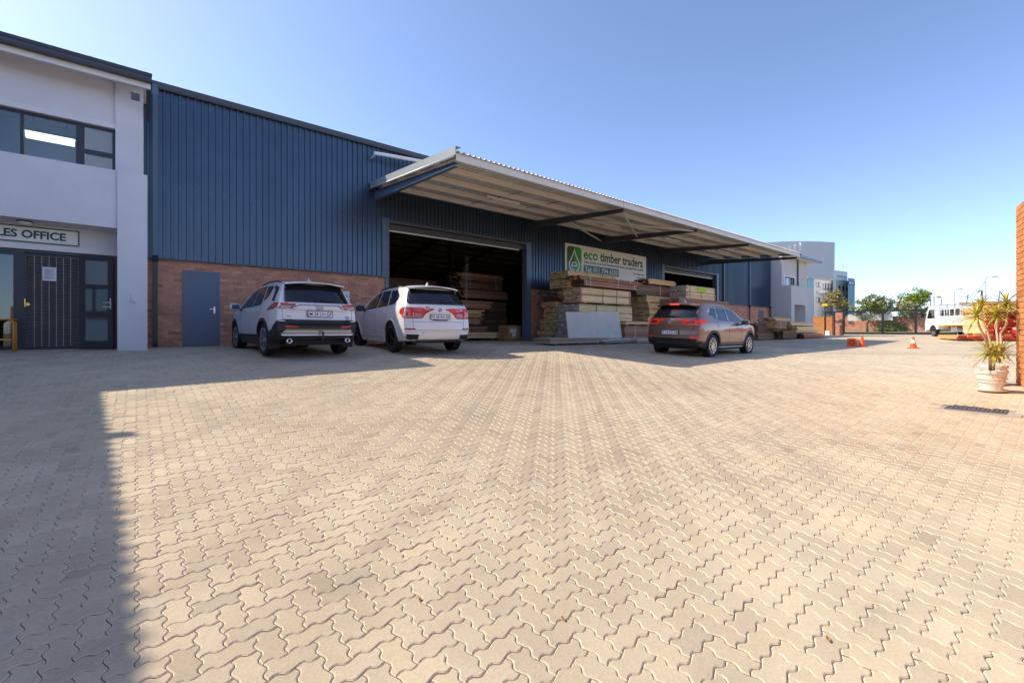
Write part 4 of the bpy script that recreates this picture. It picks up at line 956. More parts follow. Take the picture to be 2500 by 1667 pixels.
# ---- white SUV (centre)
def suv_centre():
    P = dict(L=4.89, W=1.94, H=1.76, wb=2.933, ro=1.00, R=.385, rw=.27, gap=.045)
    P['xs'] = XS0 + [4.25, 4.5, 4.7, 4.82, 4.89]; P['cs'] = CS
    P['top'] = ([0, .3, .9, 1.7, 2.3, 2.75, 3.2, 3.65, 3.85, 4.3, 4.65, 4.89], [1.67, 1.70, 1.745, 1.755, 1.73, 1.64, 1.42, 1.17, 1.13, 1.06, .98, .86])
    P['bot'] = ([0, .25, .7, 1.4, 3.5, 4.4, 4.89], [.34, .29, .26, .24, .24, .26, .32])
    P['wz'] = ([.2, .3, .45, .65, .85, 1.0, 1.12, 1.22, 1.42, 1.60, 1.76], [.86, .91, .945, .965, .968, .958, .930, .875, .79, .705, .63])
    P['wx'] = ([0, .1, .3, .7, 1.2, 3.6, 4.2, 4.6, 4.89], [.93, .955, .975, .995, 1, 1, .98, .92, .80])
    P['rear'] = ([.25, .36, .50, .64, .74, .84, 1.0, 1.13, 1.20, 1.28, 1.48, 1.65, 1.78], [.10, .03, .0, .0, .03, .045, .05, .05, .09, .15, .30, .42, .48])
    P['front'] = ([.2, .5, .9, 1.2], [.10, 0, .02, .25]); P['crown'] = .055; P['rbow'] = .15
    paint = carpaint('ivory_car_paint', (.80, .79, .77))
    c = empty('parked_car', (5.98, 10.98, gz(6, 12) - .03), radians(85.5)); tag(c, 'white luxury off-roader with black rims parked in front of the open doorway', 'car', 'cars parked in the yard')
    c.rotation_euler = (0, -.012, radians(85.5)); MW[c.name] = Matrix.Translation(c.location) @ c.rotation_euler.to_matrix().to_4x4()
    body, bv = car_body('body', P, [paint], c); ro = P['ro']; X = lambda x: x - ro; sx = lambda pl: [(a - ro, b) for a, b in pl]
    both(bv, rpoly(sx([(3.40, 1.13), (2.80, 1.50), (2.42, 1.615), (2.26, 1.625), (2.20, 1.16)]), .03), M_cgl, c, 'side_window')
    both(bv, rpoly(sx([(2.15, 1.165), (2.21, 1.63), (1.58, 1.63), (1.36, 1.20)]), .03), M_cgl, c, 'side_window')
    both(bv, rpoly(sx([(1.31, 1.205), (1.52, 1.63), (1.08, 1.605), (.80, 1.44), (.78, 1.36), (.92, 1.23)]), .06), M_cgl, c, 'quarter_window')
    patch(bv, rpoly([(-.76, 1.21), (.76, 1.21), (.80, 1.26), (.70, 1.50), (.62, 1.60), (-.62, 1.60), (-.70, 1.50), (-.80, 1.26)], .05), 'rear', M_cgl, c, 'rear_window')
    patch(bv, rpoly([(3.60 - ro, .74), (2.88 - ro, .63), (2.88 - ro, -.63), (3.60 - ro, -.74)], .06), 'top', M_cgl, c, 'windscreen', g=.12)
    sp = MB(); n = 9
    for k in range(n):
        y = lerp(-.68, .68, k / (n - 1)); e = .06 * (abs(y) / .68) ** 3
        sp.v += [(X(.66), y, 1.735 - .05 * (y / .68) ** 2), (X(.27 + e * 2.0), y, 1.69 - .05 * (y / .68) ** 2), (X(.285 + e * 2.0), y, 1.655 - .055 * (y / .68) ** 2), (X(.52), y * .96, 1.63 - .04 * (y / .68) ** 2)]
    for k in range(n - 1):
        for q in range(3): sp.f.append((4 * k + q, 4 * k + q + 1, 4 * k + q + 5, 4 * k + q + 4)); sp.m.append(1 if q == 2 else 0)
    sp.build('roof_spoiler', [paint, M_black], c, True, fix=True)
    MB().box(X(.275), -.17, 1.640, X(.29), .17, 1.665).build('brake_light', M_ldrk, c)
    Ltop = rpoly([(.705, 1.125), (.90, 1.135), (.975, 1.08), (.975, .96), (.90, .865), (.705, .855)], .04); Lin = rpoly([(.40, .955), (.38, 1.00), (.70, 1.055), (.70, .855), (.46, .865)], .03)
    rear2(bv, Ltop, M_lredb, c, 'tail_lamp', off=.014); rear2(bv, Lin, M_lred, c, 'tail_lamp', off=.012)
    rear2(bv, [(.45, .905), (.70, .905), (.70, .885), (.46, .890)], M_lclr, c, 'lamp_bar', off=.018); rear2(bv, [(.71, .91), (.94, .915), (.92, .89), (.71, .888)], M_lclr, c, 'lamp_bar', off=.020)
    both(bv, rpoly(sx([(.05, 1.125), (.30, 1.12), (.42, 1.06), (.40, .98), (.28, .90), (.08, .87)]), .05), M_lredb, c, 'tail_lamp', off=.010)
    patch(bv, strip([(.73, 1.20), (.705, 1.12), (.70, .78), (.69, .62), (.62, .575), (0, .565), (-.62, .575), (-.69, .62), (-.70, .78), (-.705, 1.12), (-.73, 1.20)], .007), 'rear', M_seam, c, 'panel_gap', off=.002)
    patch(bv, strip([(.70, .775), (-.70, .775)], .006), 'rear', M_seam, c, 'panel_gap', off=.002)
    patch(bv, strip([(.95, .535), (.0, .53), (-.95, .535)], .004), 'rear', M_seam, c, 'panel_gap', off=.002)
    rear2(bv, [(.66, .615), (.90, .622), (.89, .580), (.64, .575)], M_lred, c, 'reflector', off=.006)
    for s_ in (1, -1):
        pl = rpoly([(s_ * .54, .46), (s_ * .86, .47), (s_ * .88, .36), (s_ * .80, .325), (s_ * .58, .33)], .03)
        patch(bv, pl, 'rear', M_chrome, c, 'exhaust_surround', off=.012); cxx, czz = s_ * .705, .398
        patch(bv, [(cxx + (a - cxx) * .86, czz + (b - czz) * .80) for a, b in pl], 'rear', M_black, c, 'exhaust_tip', off=.016)
    for y in (-.45, .45): MB().lathe([(0, 0), (.012, 0)], 10, T(hitx(bv, y, .50) - .004, y, .50) @ Matrix.Rotation(-pi / 2, 4, 'Y')).build('parking_sensor', M_seam, c)
    for pl in ([(2.18, 1.16), (2.19, .62), (2.10, .36)], [(3.2, 1.05), (3.15, .5), (3.05, .36)], [(1.33, 1.19), (1.30, .95), (1.40, .80)]): both(bv, strip(sx(pl), .007), M_seam, c, 'panel_gap', off=.002)
    for x in (0, P['wb']): both(bv, arch_ring(x, P['R'], P['R'] + .043, P['R'] + .095, 0, pi), paint, c, 'arch_trim', off=.012)
    both(bv, rpoly(sx([(1.50, .40), (3.42, .40), (3.42, .27), (1.46, .27)]), .02), paint, c, 'sill_trim', off=.02)
    wheels(c, P, 5, M_alloyb)
    handles(bv, c, [(X(1.50), 1.03), (X(2.48), 1.01)], paint)
    for s_ in (1, -1): mirror(c, X(3.12), s_ * .94, 1.18, M_clad_b, s_)
    fin(c, X(.80), 1.765, paint); rails(bv, c, X(.85), X(2.6), .66, M_black); wiper(bv, c, -.05, -.45, 1.275)
    plate(c, hitx(bv, 0, .895) - .024, .895, 'FZ 68 RD GP', 0.0)
    MB().box(hitx(bv, 0, .82) - .012, -.2, .805, hitx(bv, 0, .82), .2, .83).build('tailgate_grip', M_black, c)
    R_ = Matrix(((0, 0, -1, 0), (-1, 0, 0, 0), (0, 1, 0, 0), (0, 0, 0, 1)))
    xx = hitx(bv, .34, 1.11) - .02
    MB().prism([(xx - .006,   .34 + .085 * cos(2 * pi * k / 20), 1.125 + .045 * sin(2 * pi * k / 20)) for k in range(20)], (.004, 0, 0)).build('sticker', M_white, c, fix=True)
    text('ZA', .075, M_pltx, c, T(xx - .007, .34, 1.10) @ R_, 'sticker_lettering', bold=.003, ext=.001, align='CENTER', sx=1.2)
    xb = hitx(bv, 0, 1.07) - .006; bd = MB().lathe([(.036, 0), (.044, 0), (.044, .008), (.036, .008)], 24, T(xb, 0, 1.075) @ Matrix.Rotation(-pi / 2, 4, 'Y')).build('emblem', M_black, c)
    for q in range(4):
        MB().add([(xb - .004, 0, 1.075)] + [(xb - .004, .034 * cos(q * pi / 2 + k * pi / 10), 1.075 + .034 * sin(q * pi / 2 + k * pi / 10)) for k in range(6)], [(0, k + 1, k + 2) for k in range(5)]).build('emblem_quarter', (pmat('emblem_blue', (.03, .15, .5), var=0) if q % 2 else M_white), bd)
    text('X5', .045, M_flash, c, T(hitx(bv, -.60, 1.06) - .010, -.52, 1.05) @ R_, 'badge', bold=.001, ext=.002)
    MB().box(X(.25), -.66, .25, X(4.5), .66, .36).build('underbody', M_black, c)
    return c
# ---- brown crossover under the canopy's edge
def crossover():
    P = dict(L=4.475, W=1.85, H=1.66, wb=2.67, ro=.93, R=.350, rw=.235, gap=.045)
    P['xs'] = XS0 + [4.12, 4.25, 4.36, 4.43, 4.475]; P['cs'] = CS
    P['top'] = ([0, .3, .9, 1.6, 2.1, 2.5, 2.95, 3.4, 3.6, 4.0, 4.3, 4.475], [1.58, 1.605, 1.645, 1.655, 1.635, 1.56, 1.34, 1.08, 1.04, .97, .89, .78])
    P['bot'] = ([0, .25, .7, 1.4, 3.2, 4.1, 4.475], [.36, .31, .25, .22, .22, .25, .32])
    P['wz'] = ([.2, .3, .45, .62, .80, .95, 1.05, 1.14, 1.34, 1.52, 1.66], [.81, .865, .905, .922, .925, .915, .89, .835, .755, .67, .60])
    P['wx'] = ([0, .1, .3, .7, 1.2, 3.3, 3.9, 4.25, 4.475], [.90, .935, .965, .99, 1, 1, .98, .91, .79])
    P['low'] = ([0, .2, .6, 1.4, 3.2, 4.0, 4.6], [.45, .44, .38, .33, .33, .40, .45])
    P['rear'] = ([.25, .38, .50, .64, .72, .80, .95, 1.06, 1.12, 1.20, 1.40, 1.56, 1.68], [.12, .04, .0, .0, .03, .045, .06, .03, .06, .13, .27, .40, .46])
    P['front'] = ([.2, .5, .8, 1.1], [.10, 0, .03, .30]); P['crown'] = .055; P['rbow'] = .14
    paint = carpaint('bronze_brown_paint', (.24, .13, .085), metal=.30, rough=.32)
    c = empty('parked_car', (13.2, 7.55, gz(14.5, 7.5) - .045), radians(2.0)); tag(c, 'bronze brown crossover car standing beside the stacked timber with its brake lights on', 'car', 'cars parked in the yard')
    c.rotation_euler = (.035, 0, radians(2.0)); MW[c.name] = Matrix.Translation(c.location) @ c.rotation_euler.to_matrix().to_4x4()
    body, bv = car_body('body', P, [paint], c); ro = P['ro']; X = lambda x: x - ro; sx = lambda pl: [(a - ro, b) for a, b in pl]
    both(bv, rpoly(sx([(3.10, 1.055), (2.55, 1.42), (2.20, 1.525), (2.04, 1.535), (1.98, 1.085)]), .03), M_cgl, c, 'side_window')
    both(bv, rpoly(sx([(1.93, 1.09), (1.99, 1.54), (1.36, 1.535), (1.26, 1.12)]), .03), M_cgl, c, 'side_window')
    both(bv, rpoly(sx([(1.21, 1.125), (1.30, 1.53), (1.0, 1.49), (.76, 1.33), (.80, 1.28)]), .05), M_cgl, c, 'quarter_window')
    patch(bv, rpoly([(-.62, 1.175), (0, 1.155), (.62, 1.175), (.76, 1.23), (.70, 1.42), (.60, 1.53), (-.60, 1.53), (-.70, 1.42), (-.76, 1.23)], .05), 'rear', M_cgl, c, 'rear_window')
    patch(bv, rpoly([(3.34 - ro, .70), (2.64 - ro, .60), (2.64 - ro, -.60), (3.34 - ro, -.70)], .06), 'top', M_cgl, c, 'windscreen', g=.12)
    sp = MB(); n = 9
    for k in range(n):
        y = lerp(-.64, .64, k / (n - 1)); e = .07 * (abs(y) / .64) ** 3
        sp.v += [(X(.60), y, 1.635 - .05 * (y / .64) ** 2), (X(.22 + e * 2.0), y, 1.592 - .055 * (y / .64) ** 2), (X(.235 + e * 2.0), y, 1.56 - .06 * (y / .64) ** 2), (X(.46), y * .96, 1.535 - .04 * (y / .64) ** 2)]
    for k in range(n - 1):
        for q in range(3): sp.f.append((4 * k + q, 4 * k + q + 1, 4 * k + q + 5, 4 * k + q + 4)); sp.m.append(1 if q == 2 else 0)
    sp.build('roof_spoiler', [paint, M_black], c, True, fix=True)
    MB().box(X(.225), -.15, 1.548, X(.24), .15, 1.578).build('brake_light', emis('lit_brake_light', (1, .03, .01), .9), c)
    M_lit = emis('lit_tail_lamp', (.85, .025, .012), .12)
    for s_ in (1, -1):
        patch(bv, [(s_ * a, b) for a, b in rpoly([(.46, 1.055), (.58, 1.085), (.90, 1.115), (.97, 1.10), (.94, 1.03), (.80, .955), (.66, .965), (.46, 1.02)], .02)], 'rear', M_lred, c, 'tail_lamp', off=.014)
        patch(bv, [(s_ * a, b) for a, b in [(.66, 1.085), (.92, 1.105), (.90, 1.01), (.70, 1.01)]], 'rear', M_lit, c, 'lit_lamp', off=.018)
        patch(bv, [(s_ * a, b) for a, b in [(.50, 1.015), (.68, .995), (.80, .975), (.79, .958), (.66, .967)]], 'rear', M_lclr, c, 'reversing_lamp', off=.018)
    both(bv, rpoly(sx([(.05, 1.11), (.36, 1.12), (.62, 1.09), (.40, 1.02), (.16, .95), (.08, .96)]), .03), M_lit, c, 'tail_lamp', off=.010)
    rear2(bv, rpoly([(.55, .615), (.92, .635), (.95, .60), (.80, .545), (.62, .55)], .02), M_lredb, c, 'rear_fog_lamp', off=.008)
    patch(bv, rpoly([(-.95, .46), (-.70, .56), (.70, .56), (.95, .46), (.90, .30), (-.90, .30)], .03), 'rear', M_clad_b, c, 'bumper', off=.008)
    patch(bv, rpoly([(-.60, .50), (.60, .50), (.56, .43), (-.56, .43)], .02), 'rear', M_black, c, 'bumper_grille', off=.012)
    both(bv, rpoly(sx([(-.02, .50), (.20, .50), (.48, .48), (.56, .42), (.56, .29), (.0, .33)]), .02), M_clad_b, c, 'bumper_side', off=.008)
    patch(bv, strip([(.69, 1.20), (.72, 1.09), (.70, .98), (.64, .78), (.56, .655), (0, .645), (-.56, .655), (-.64, .78), (-.70, .98), (-.72, 1.09), (-.69, 1.20)], .007), 'rear', M_seam, c, 'panel_gap', off=.002)
    for pl in ([(1.955, 1.09), (1.97, .60), (1.90, .34)], [(2.92, 1.0), (2.88, .5), (2.8, .33)], [(1.23, 1.11), (1.15, .92), (1.16, .80)]): both(bv, strip(sx(pl), .007), M_seam, c, 'panel_gap', off=.002)
    for x in (0, P['wb']): both(bv, arch_ring(x, P['R'], P['R'] + .043, P['R'] + .12, -.1, pi + .1), M_clad_b, c, 'arch_trim', off=.010)
    both(bv, rpoly(sx([(1.36, .38), (3.14, .38), (3.14, .235), (1.34, .235)]), .02), M_clad_b, c, 'sill_trim', off=.010)
    both(bv, strip(sx([(1.36, .30), (3.10, .30)]), .03), M_silver, c, 'sill_moulding', off=.014)
    both(bv, sx([(3.95, .88), (4.42, .83), (4.40, .74), (4.1, .77)]), M_lclr, c, 'headlamp', off=.008)
    wheels(c, P, 10, M_alloy, False)
    handles(bv, c, [(X(1.33), .955), (X(2.22), .945)], M_chrome)
    for s_ in (1, -1): mirror(c, X(2.86), s_ * .90, 1.08, paint, s_)
    fin(c, X(.8), 1.66, paint); rails(bv, c, X(.8), X(2.3), .60, paint, .02); wiper(bv, c, .12, -.28, 1.20)
    plate(c, hitx(bv, 0, .725) - .028, .725, 'FT 14 YZ  GP', 0.0)
    xb = hitx(bv, 0, 1.06) - .006
    em = MB(); em.tube([(xb, .085 * cos(2 * pi * k / 24), 1.055 + .045 * sin(2 * pi * k / 24)) for k in range(25)], .007, 5, caps=False)
    em.tube([(xb, .045, 1.03), (xb, .03, 1.08)], .007, 5).tube([(xb, -.03, 1.03), (xb, -.045, 1.08)], .007, 5).tube([(xb, .035, 1.05), (xb, -.035, 1.06)], .007, 5)
    em.build('emblem', M_chrome, c, True)
    R_ = Matrix(((0, 0, -1, 0), (-1, 0, 0, 0), (0, 1, 0, 0), (0, 0, 0, 1)))
    text('TUCSON', .035, M_silver, c, T(hitx(bv, .66, .84) - .010, .66, .84) @ R_, 'badge', bold=.001, ext=.002)
    MB().box(X(.25), -.62, .24, X(4.1), .62, .35).build('underbody', M_black, c)
    return c
# ---- red hatchback behind the brick pillar: only its front corner shows
def hatch():
    P = dict(L=3.9, W=1.72, H=1.48, wb=2.45, ro=.70, R=.30, rw=.20, gap=.04)
    P['xs'] = [x * .93 for x in XS0[:-2]] + [3.5, 3.7, 3.82, 3.9]; P['cs'] = CS
    P['top'] = ([0, .3, .9, 1.5, 2.0, 2.3, 2.7, 3.05, 3.2, 3.6, 3.9], [1.38, 1.42, 1.47, 1.48, 1.45, 1.38, 1.18, .96, .93, .87, .72])
    P['bot'] = ([0, .5, 3.2, 3.9], [.30, .22, .22, .28]); P['wz'] = ([.2, .45, .75, .92, 1.0, 1.2, 1.48], [.76, .84, .86, .84, .80, .70, .55]); P['wx'] = ([0, .3, .8, 2.9, 3.5, 3.9], [.9, .96, 1, 1, .96, .78])
    P['rear'] = ([.2, .5, .9, 1.1, 1.5], [.08, 0, .04, .15, .35]); P['front'] = ([.2, .5, .8, 1.1], [.08, 0, .05, .3])
    paint = carpaint('red_car_paint', (.55, .015, .012))
    x, y = 36.3, -1.35
    c = empty('parked_car', (x, y, gz(x, y + 1.2) - .02), radians(97)); tag(c, 'red hatchback whose front corner shows past the orange brick pillar', 'car', 'cars parked in the yard')
    body, bv = car_body('body', P, [paint], c); ro = P['ro']; sx = lambda pl: [(a - ro, b) for a, b in pl]
    both(bv, rpoly(sx([(2.75, .93), (2.2, 1.28), (1.85, 1.35), (1.78, .95)]), .03), M_cgl, c, 'side_window'); both(bv, rpoly(sx([(1.72, .95), (1.78, 1.36), (1.1, 1.34), (.9, .98)]), .03), M_cgl, c, 'side_window')
    patch(bv, rpoly([(3.0 - ro, .62), (2.4 - ro, .54), (2.4 - ro, -.54), (3.0 - ro, -.62)], .05), 'top', M_cgl, c, 'windscreen', g=.12)
    both(bv, sx([(3.35, .78), (3.85, .72), (3.82, .60), (3.5, .62)]), M_lclr, c, 'headlamp', off=.008)
    patch(bv, rpoly([(-.5, .42), (.5, .42), (.45, .28), (-.45, .28)], .03), 'front', M_black, c, 'grille', off=.006)
    wheels(c, P, 6, M_alloy, False)
    for s_ in (1, -1): mirror(c, 2.55 - ro, s_ * .80, .98, paint, s_)
    return c
suv_left(); suv_centre(); crossover(); hatch()
# ------------------------------------------------------------------ timber packs
rt = random.Random(21)
def pack(label, x, y, L_, w, z, h, rows, cols, side, end, rz=0.0, jit=.012, straps=(), strap_m=None, bearers=True, jx=.02, jend=0.0, group='timber packs stacked outside', paint_ends=None, name='timber_pack', cat='timber pack', sag=0.0, extra=()):
    """boards run along local x; local y from the front face (0) to the back (w)"""
    e_ = empty(name, (x, y, z), rz); tag(e_, label, cat, group)
    mb = MB(); bh_ = h / rows
    for r in range(rows):
        yy = 0.0; n = cols
        cuts = [0] + sorted(rt.uniform(.1, .9) for _ in range(n - 1)) + [1]
        cuts = [lerp(c, k / n, .72) for k, c in enumerate(cuts)]
        if r % 2: cuts = [1 - c for c in cuts[::-1]]
        fo = rt.uniform(-jit, jit)
        for k in range(n):
            a, b = cuts[k] * w + .004, cuts[k + 1] * w - .004
            x0 = rt.uniform(-jx, jx) - abs(rt.gauss(0, jend)); x1 = L_ + rt.uniform(-jx, jx) + abs(rt.gauss(0, jend))
            z0 = r * bh_ + .002; z1 = (r + 1) * bh_ - rt.uniform(.003, .007)
            f0 = fo if k == 0 else 0
            mb.box(x0, a + f0, z0, x1, b + (rt.uniform(-jit, jit) if k == n - 1 else 0), z1, 0, 1)
    o = mb.build('boards', [side, end], e_); o['kind'] = 'stuff'
    for sxx in straps:
        q = .006
        MB().box(sxx * L_ - .012, -jit - q, -.002, sxx * L_ + .012, -jit - .001, h + q).box(sxx * L_ - .012, -jit - .001, h + .001, sxx * L_ + .012, w + jit, h + q).build('strap', strap_m or M_wire, e_)
    if bearers:
        for f in (.10, .5, .90): MB().box(f * L_ - .045, .02, -.045, f * L_ + .045, w - .02, -.003).build('bearer', W_brown if side in (W_red, W_brown) else W_pale, e_)
    if paint_ends:
        for k in range(rows):
            if rt.random() < .9: MB().box(-.004, -jit - .004, k * bh_ + .006, .10 + rt.uniform(-.03, .03), -jit - .002, (k + 1) * bh_ - .006).build('paint_mark', paint_ends, e_); MB().box(L_ - .10, -jit - .004, k * bh_ + .006, L_ + .004, -jit - .002, (k + 1) * bh_ - .006).build('paint_mark', paint_ends, e_)
    return e_
M_pink = pmat('pink_end_paint', (.62, .30, .22), rough=.7, var=.2, scale=20)
G0 = gz(15, 12.5)
# rear column beside the doorway
for i, (z, h, xo, wv, lab) in enumerate([(.03, .22, -.02, 1.0, 'lowest pale pack in the column against the brick pier by the doorway'), (.29, .20, -.06, 1.07, 'second pack from the ground in the column by the doorway'), (.52, .22, .04, .98, 'third pack from the ground in the column by the doorway'), (.77, .20, .03, .98, 'fourth pack from the ground in the column by the doorway'), (1.0, .22, .12, .82, 'fifth pack up in the column by the doorway'), (1.26, .20, .12, .82, 'sixth pack up in the column by the doorway'), (1.50, .23, .08, .93, 'topmost pale pack of the column by the doorway')]):
    pack('olive ' + lab, 13.68 + xo, 13.74, 2.9, wv, z - .03, h, 4, 6, W_tan, W_tanend, jit=.02, jx=.03)
pack('dark brown pack of rough boards under the topmost pale packs', 13.55, 13.45, 3.0, 1.15, 1.80, .34, 5, 5, W_brown, W_redend, jit=.04, jx=.09)
# front stack
pack('weathered grey-ended pack at the bottom of the front stack behind the leaning board', 13.70, 12.48, 3.62, 1.22, G0 + .06, .38, 4, 6, W_pale, W_greyend, straps=(.3, .68))
pack('second weathered grey-ended pack of the front stack behind the leaning board', 13.76, 12.48, 3.6, 1.2, .40, .37, 5, 6, W_pale, W_greyend, straps=(.3, .68))
pack('third grey-ended pack of the front stack level with the leaning board top', 13.80, 12.48, 3.56, 1.17, .82, .38, 5, 6, W_pale, W_greyend, straps=(.3, .68))
pack('fourth pack of the front stack with its end half grey and half pale', 13.80, 12.48, 3.55, 1.15, 1.23, .31, 4, 7, W_pale, W_greyend, straps=(.3, .68))
pack('pale pack with pink painted ends, lower of the two on the front stack', 13.90, 12.50, 3.33, 1.02, 1.62, .29, 4, 8, W_pale, W_paleend, straps=(.42, .70), paint_ends=M_pink, bearers=True)
pack('pale pack with pink painted ends, upper of the two on the front stack', 13.90, 12.50, 3.36, 1.02, 1.935, .29, 4, 8, W_pale, W_paleend, straps=(.42, .70), paint_ends=M_pink, bearers=False)
pack('reddish hardwood pack with white straps lying on the pink-ended packs', 13.92, 12.30, 3.65, .78, 2.29, .20, 4, 4, W_red, W_redend, rz=.012, straps=(.03, .10, .60, .93), strap_m=M_strap, jx=.05)
pack('topmost reddish hardwood pack with white straps and ragged dark end', 13.52, 12.28, 4.3, .64, 2.52, .15, 4, 4, W_red, W_redend, rz=.012, straps=(.17, .60, .80), strap_m=M_strap, jx=.18, jit=.03)
pack('pale pack at the rear top below the signboard', 13.70, 13.02, 3.2, 1.06, 2.24, .36, 7, 6, W_tan, W_tanend, straps=(.36, .68))
pack('highest pale pack, directly in front of the signboard', 13.74, 13.02, 3.18, 1.12, 2.64, .32, 6, 6, W_tan, W_tanend, straps=(.36, .68, .9), bearers=False)
# middle stacks towards the second doorway
pack('short brown-ended pack at chest height behind the crossover car', 18.57, 12.40, 2.3, .95, 1.17, .29, 3, 4, W_tan, W_tanend, jit=.02)
pack('tan pack second from the top between the main stack and the crossover', 18.54, 12.40, 2.3, .94, 1.49, .29, 3, 3, W_tan, W_tanend, jit=.02)
pack('tan pack with one white strap under the dark hardwood boards', 18.34, 12.40, 2.4, .88, 1.82, .27, 3, 4, W_tan, W_tanend, straps=(.02,), strap_m=M_strap, jit=.02)
pack('olive bottom pack between the main stack and the crossover car', 18.5, 12.40, 2.4, 1.0, .84, .30, 3, 4, W_tan, W_tanend, jit=.03)
pack('lowest pack hidden behind the crossover car', 18.4, 12.40, 2.5, 1.0, .0, .80, 8, 5, W_tan, W_tanend, jit=.03)
pack('pile of dark waney hardwood planks on the tan packs', 17.7, 12.45, 3.2, .9, 2.12, .48, 6, 3, W_brown, W_redend, jit=.06, jx=.28, straps=(.55,), strap_m=M_strap, bearers=False)
pack('thin yellow planks in a strapped pack on top of the dark hardwood', 18.45, 12.36, 2.35, .80, 2.66, .24, 5, 4, W_orange, W_redend, jit=.015, jx=.10, straps=(.16, .88), strap_m=M_strap, bearers=False)
pack('reddish brown hardwood pack with a dark end below the green-tagged packs', 19.48, 11.40, 4.9, 1.32, 1.74, .24, 4, 7, W_red, W_red, jit=.03, jx=.05)
pack('reddish brown hardwood pack lower down behind the crossover car roof', 19.55, 11.40, 4.2, 1.30, 1.30, .40, 5, 7, W_brown, W_red, jit=.03)
pack('reddish brown base packs behind the crossover car', 19.6, 11.42, 4.4, 1.30, gz(21, 11.5) + .05, 1.28, 10, 6, W_brown, W_brown, jit=.03)
pk = pack('pale pack beside the second doorway, lower of the green-tagged pair', 20.43, 11.60, 2.88, .90, 2.03, .31, 4, 7, W_pale, W_greyend, straps=(.12, .5), paint_ends=M_pink)
pk = pack('pale pack with bright green spray tag, topmost by the second doorway', 20.43, 11.60, 2.82, .90, 2.37, .29, 4, 7, W_pale, W_greyend, straps=(.12, .5), paint_ends=M_pink, bearers=False)
MB().box(1.08, -.020, .02, 1.92, -.016, .27).build('spray_tag', pmat('lime_spray', (.42, .60, .01), rough=.6, var=.2, scale=12), pk)
# brown boards and boards between stack and car
pack('low pile of reddish brown boards beside the leaning pale board', 16.2, 12.02, 2.0, .9, .10, .56, 7, 3, W_red, W_red, jit=.012, straps=(.35,), strap_m=M_strap)
pack('few loose pale planks lying on the reddish brown boards', 16.15, 11.98, 2.1, .6, .73, .14, 3, 2, W_tan, W_tanend, jit=.04, jx=.10, rz=.02)
# leaning board and the flat boards on the ground
lb = empty('leaning_board', (12.80, 12.10, .14)); tag(lb, 'large pale grey board standing on edge against the front of the timber stack', 'board')
o = MB().prism([(0, 0, 0), (3.30, 0, 0), (3.30, .16, 1.13), (0, .16, 1.03)], (0, .045, 0), 0).build('panel', [M_board], lb, fix=True)
MB().prism([(3.301, 0, 0), (3.301, .045, 0), (3.301, .205, 1.13), (3.301, .16, 1.13)], (.012, 0, 0)).build('edge', M_boardedge, lb, fix=True)
for i, (dx, dy, rz, L2, z, h, lab) in enumerate([(0, 0, -.02, 2.85, -.02, .085, 'lowest'), (.02, .02, -.01, 2.83, .07, .05, 'middle'), (-.04, -.02, .0, 2.9, .125, .05, 'top')]):
    b_ = empty('flat_board', (11.25 + dx, 11.52 + dy, z), rz); tag(b_, lab + ' of the broad pale boards lying flat in front of the leaning board', 'board', 'boards lying flat')
    MB().box(0, 0, 0, L2, .88, h * .98).build('sheet', M_boardedge, b_); MB().box(0, 0, h * .98, L2, .88, h).build('face', M_board, b_)
    if i == 0:
        for f in (.12, .55, .9): MB().box(f * L2 - .05, .05, -.09, f * L2 + .05, .8, -.001).build('bearer', W_brown, b_)
b_ = empty('flat_board', (13.9, 11.35, -.07), .06); tag(b_, 'warped pale boards overlapping the right end of the flat boards', 'board', 'boards lying flat')
MB().prism([(0, 0, .10), (0, .9, .10), (0, .9, .14), (0, 0, .14)], (1.9, 0, .06)).build('sheet', M_board, b_, fix=True); MB().prism([(.1, -.05, .03), (.1, .8, .03), (.1, .8, .09), (.1, -.05, .09)], (1.8, 0, .03)).build('lower_sheet', M_boardedge, b_, fix=True)
b_ = empty('flat_board', (16.0, 11.25, gz(17, 11.3) + .02), .05); tag(b_, 'pale boards lying on the paving between the leaning board and the crossover', 'board', 'boards lying flat')
for k in range(3): MB().box(.03 * k, .02 * k, .055 * k, 2.4, .9, .055 * k + .048).build('sheet', M_board if k == 2 else M_boardedge, b_)
# piles near the far office
def F_(x, y): return gz(x, y)
g2 = 'rough timber piles by the far office'
pack('dark rough-sawn slabs at the foot of the far timber pile', 29.4, 10.55, 2.2, 1.05, F_(29.4, 10.5) + .05, .46, 6, 7, W_brown, W_redend, jit=.06, jx=.12, group=g2)
pack('dark brown slabs with a blue tag left of the far timber pile', 27.0, 11.0, 2.3, 1.4, F_(27, 11) + .05, .88, 8, 6, W_brown, W_brown, jit=.06, jx=.12, group=g2)
pack('pinkish pack with white straps in the middle of the far timber pile', 28.3, 10.50, 1.5, .75, F_(28.3, 10.5) + .66, .40, 5, 4, W_red, W_tanend, jit=.02, straps=(.35, .9), strap_m=M_strap, group=g2)
pack('grey weathered slabs on top of the far timber pile', 27.9, 10.45, 2.4, .9, F_(28, 10.5) + 1.12, .18, 3, 4, W_tan, W_tanend, jit=.10, jx=.25, group=g2, bearers=False)
pack('long reddish slabs lowest in the farthest timber pile', 32.3, 10.40, 3.8, 1.1, F_(32.4, 10.4) + .05, .30, 4, 8, W_red, W_redend, jit=.08, jx=.15, group=g2)
pack('long pale planks above the reddish slabs in the farthest pile', 31.3, 10.45, 4.1, .9, F_(31.3, 10.4) + .42, .36, 3, 3, W_pale, W_tanend, jit=.05, jx=.10, group=g2)
pack('topmost pale planks of the farthest timber pile', 30.6, 10.55, 4.3, .8, F_(31.3, 10.4) + .85, .22, 2, 3, W_pale, W_tanend, jit=.06, jx=.20, group=g2)
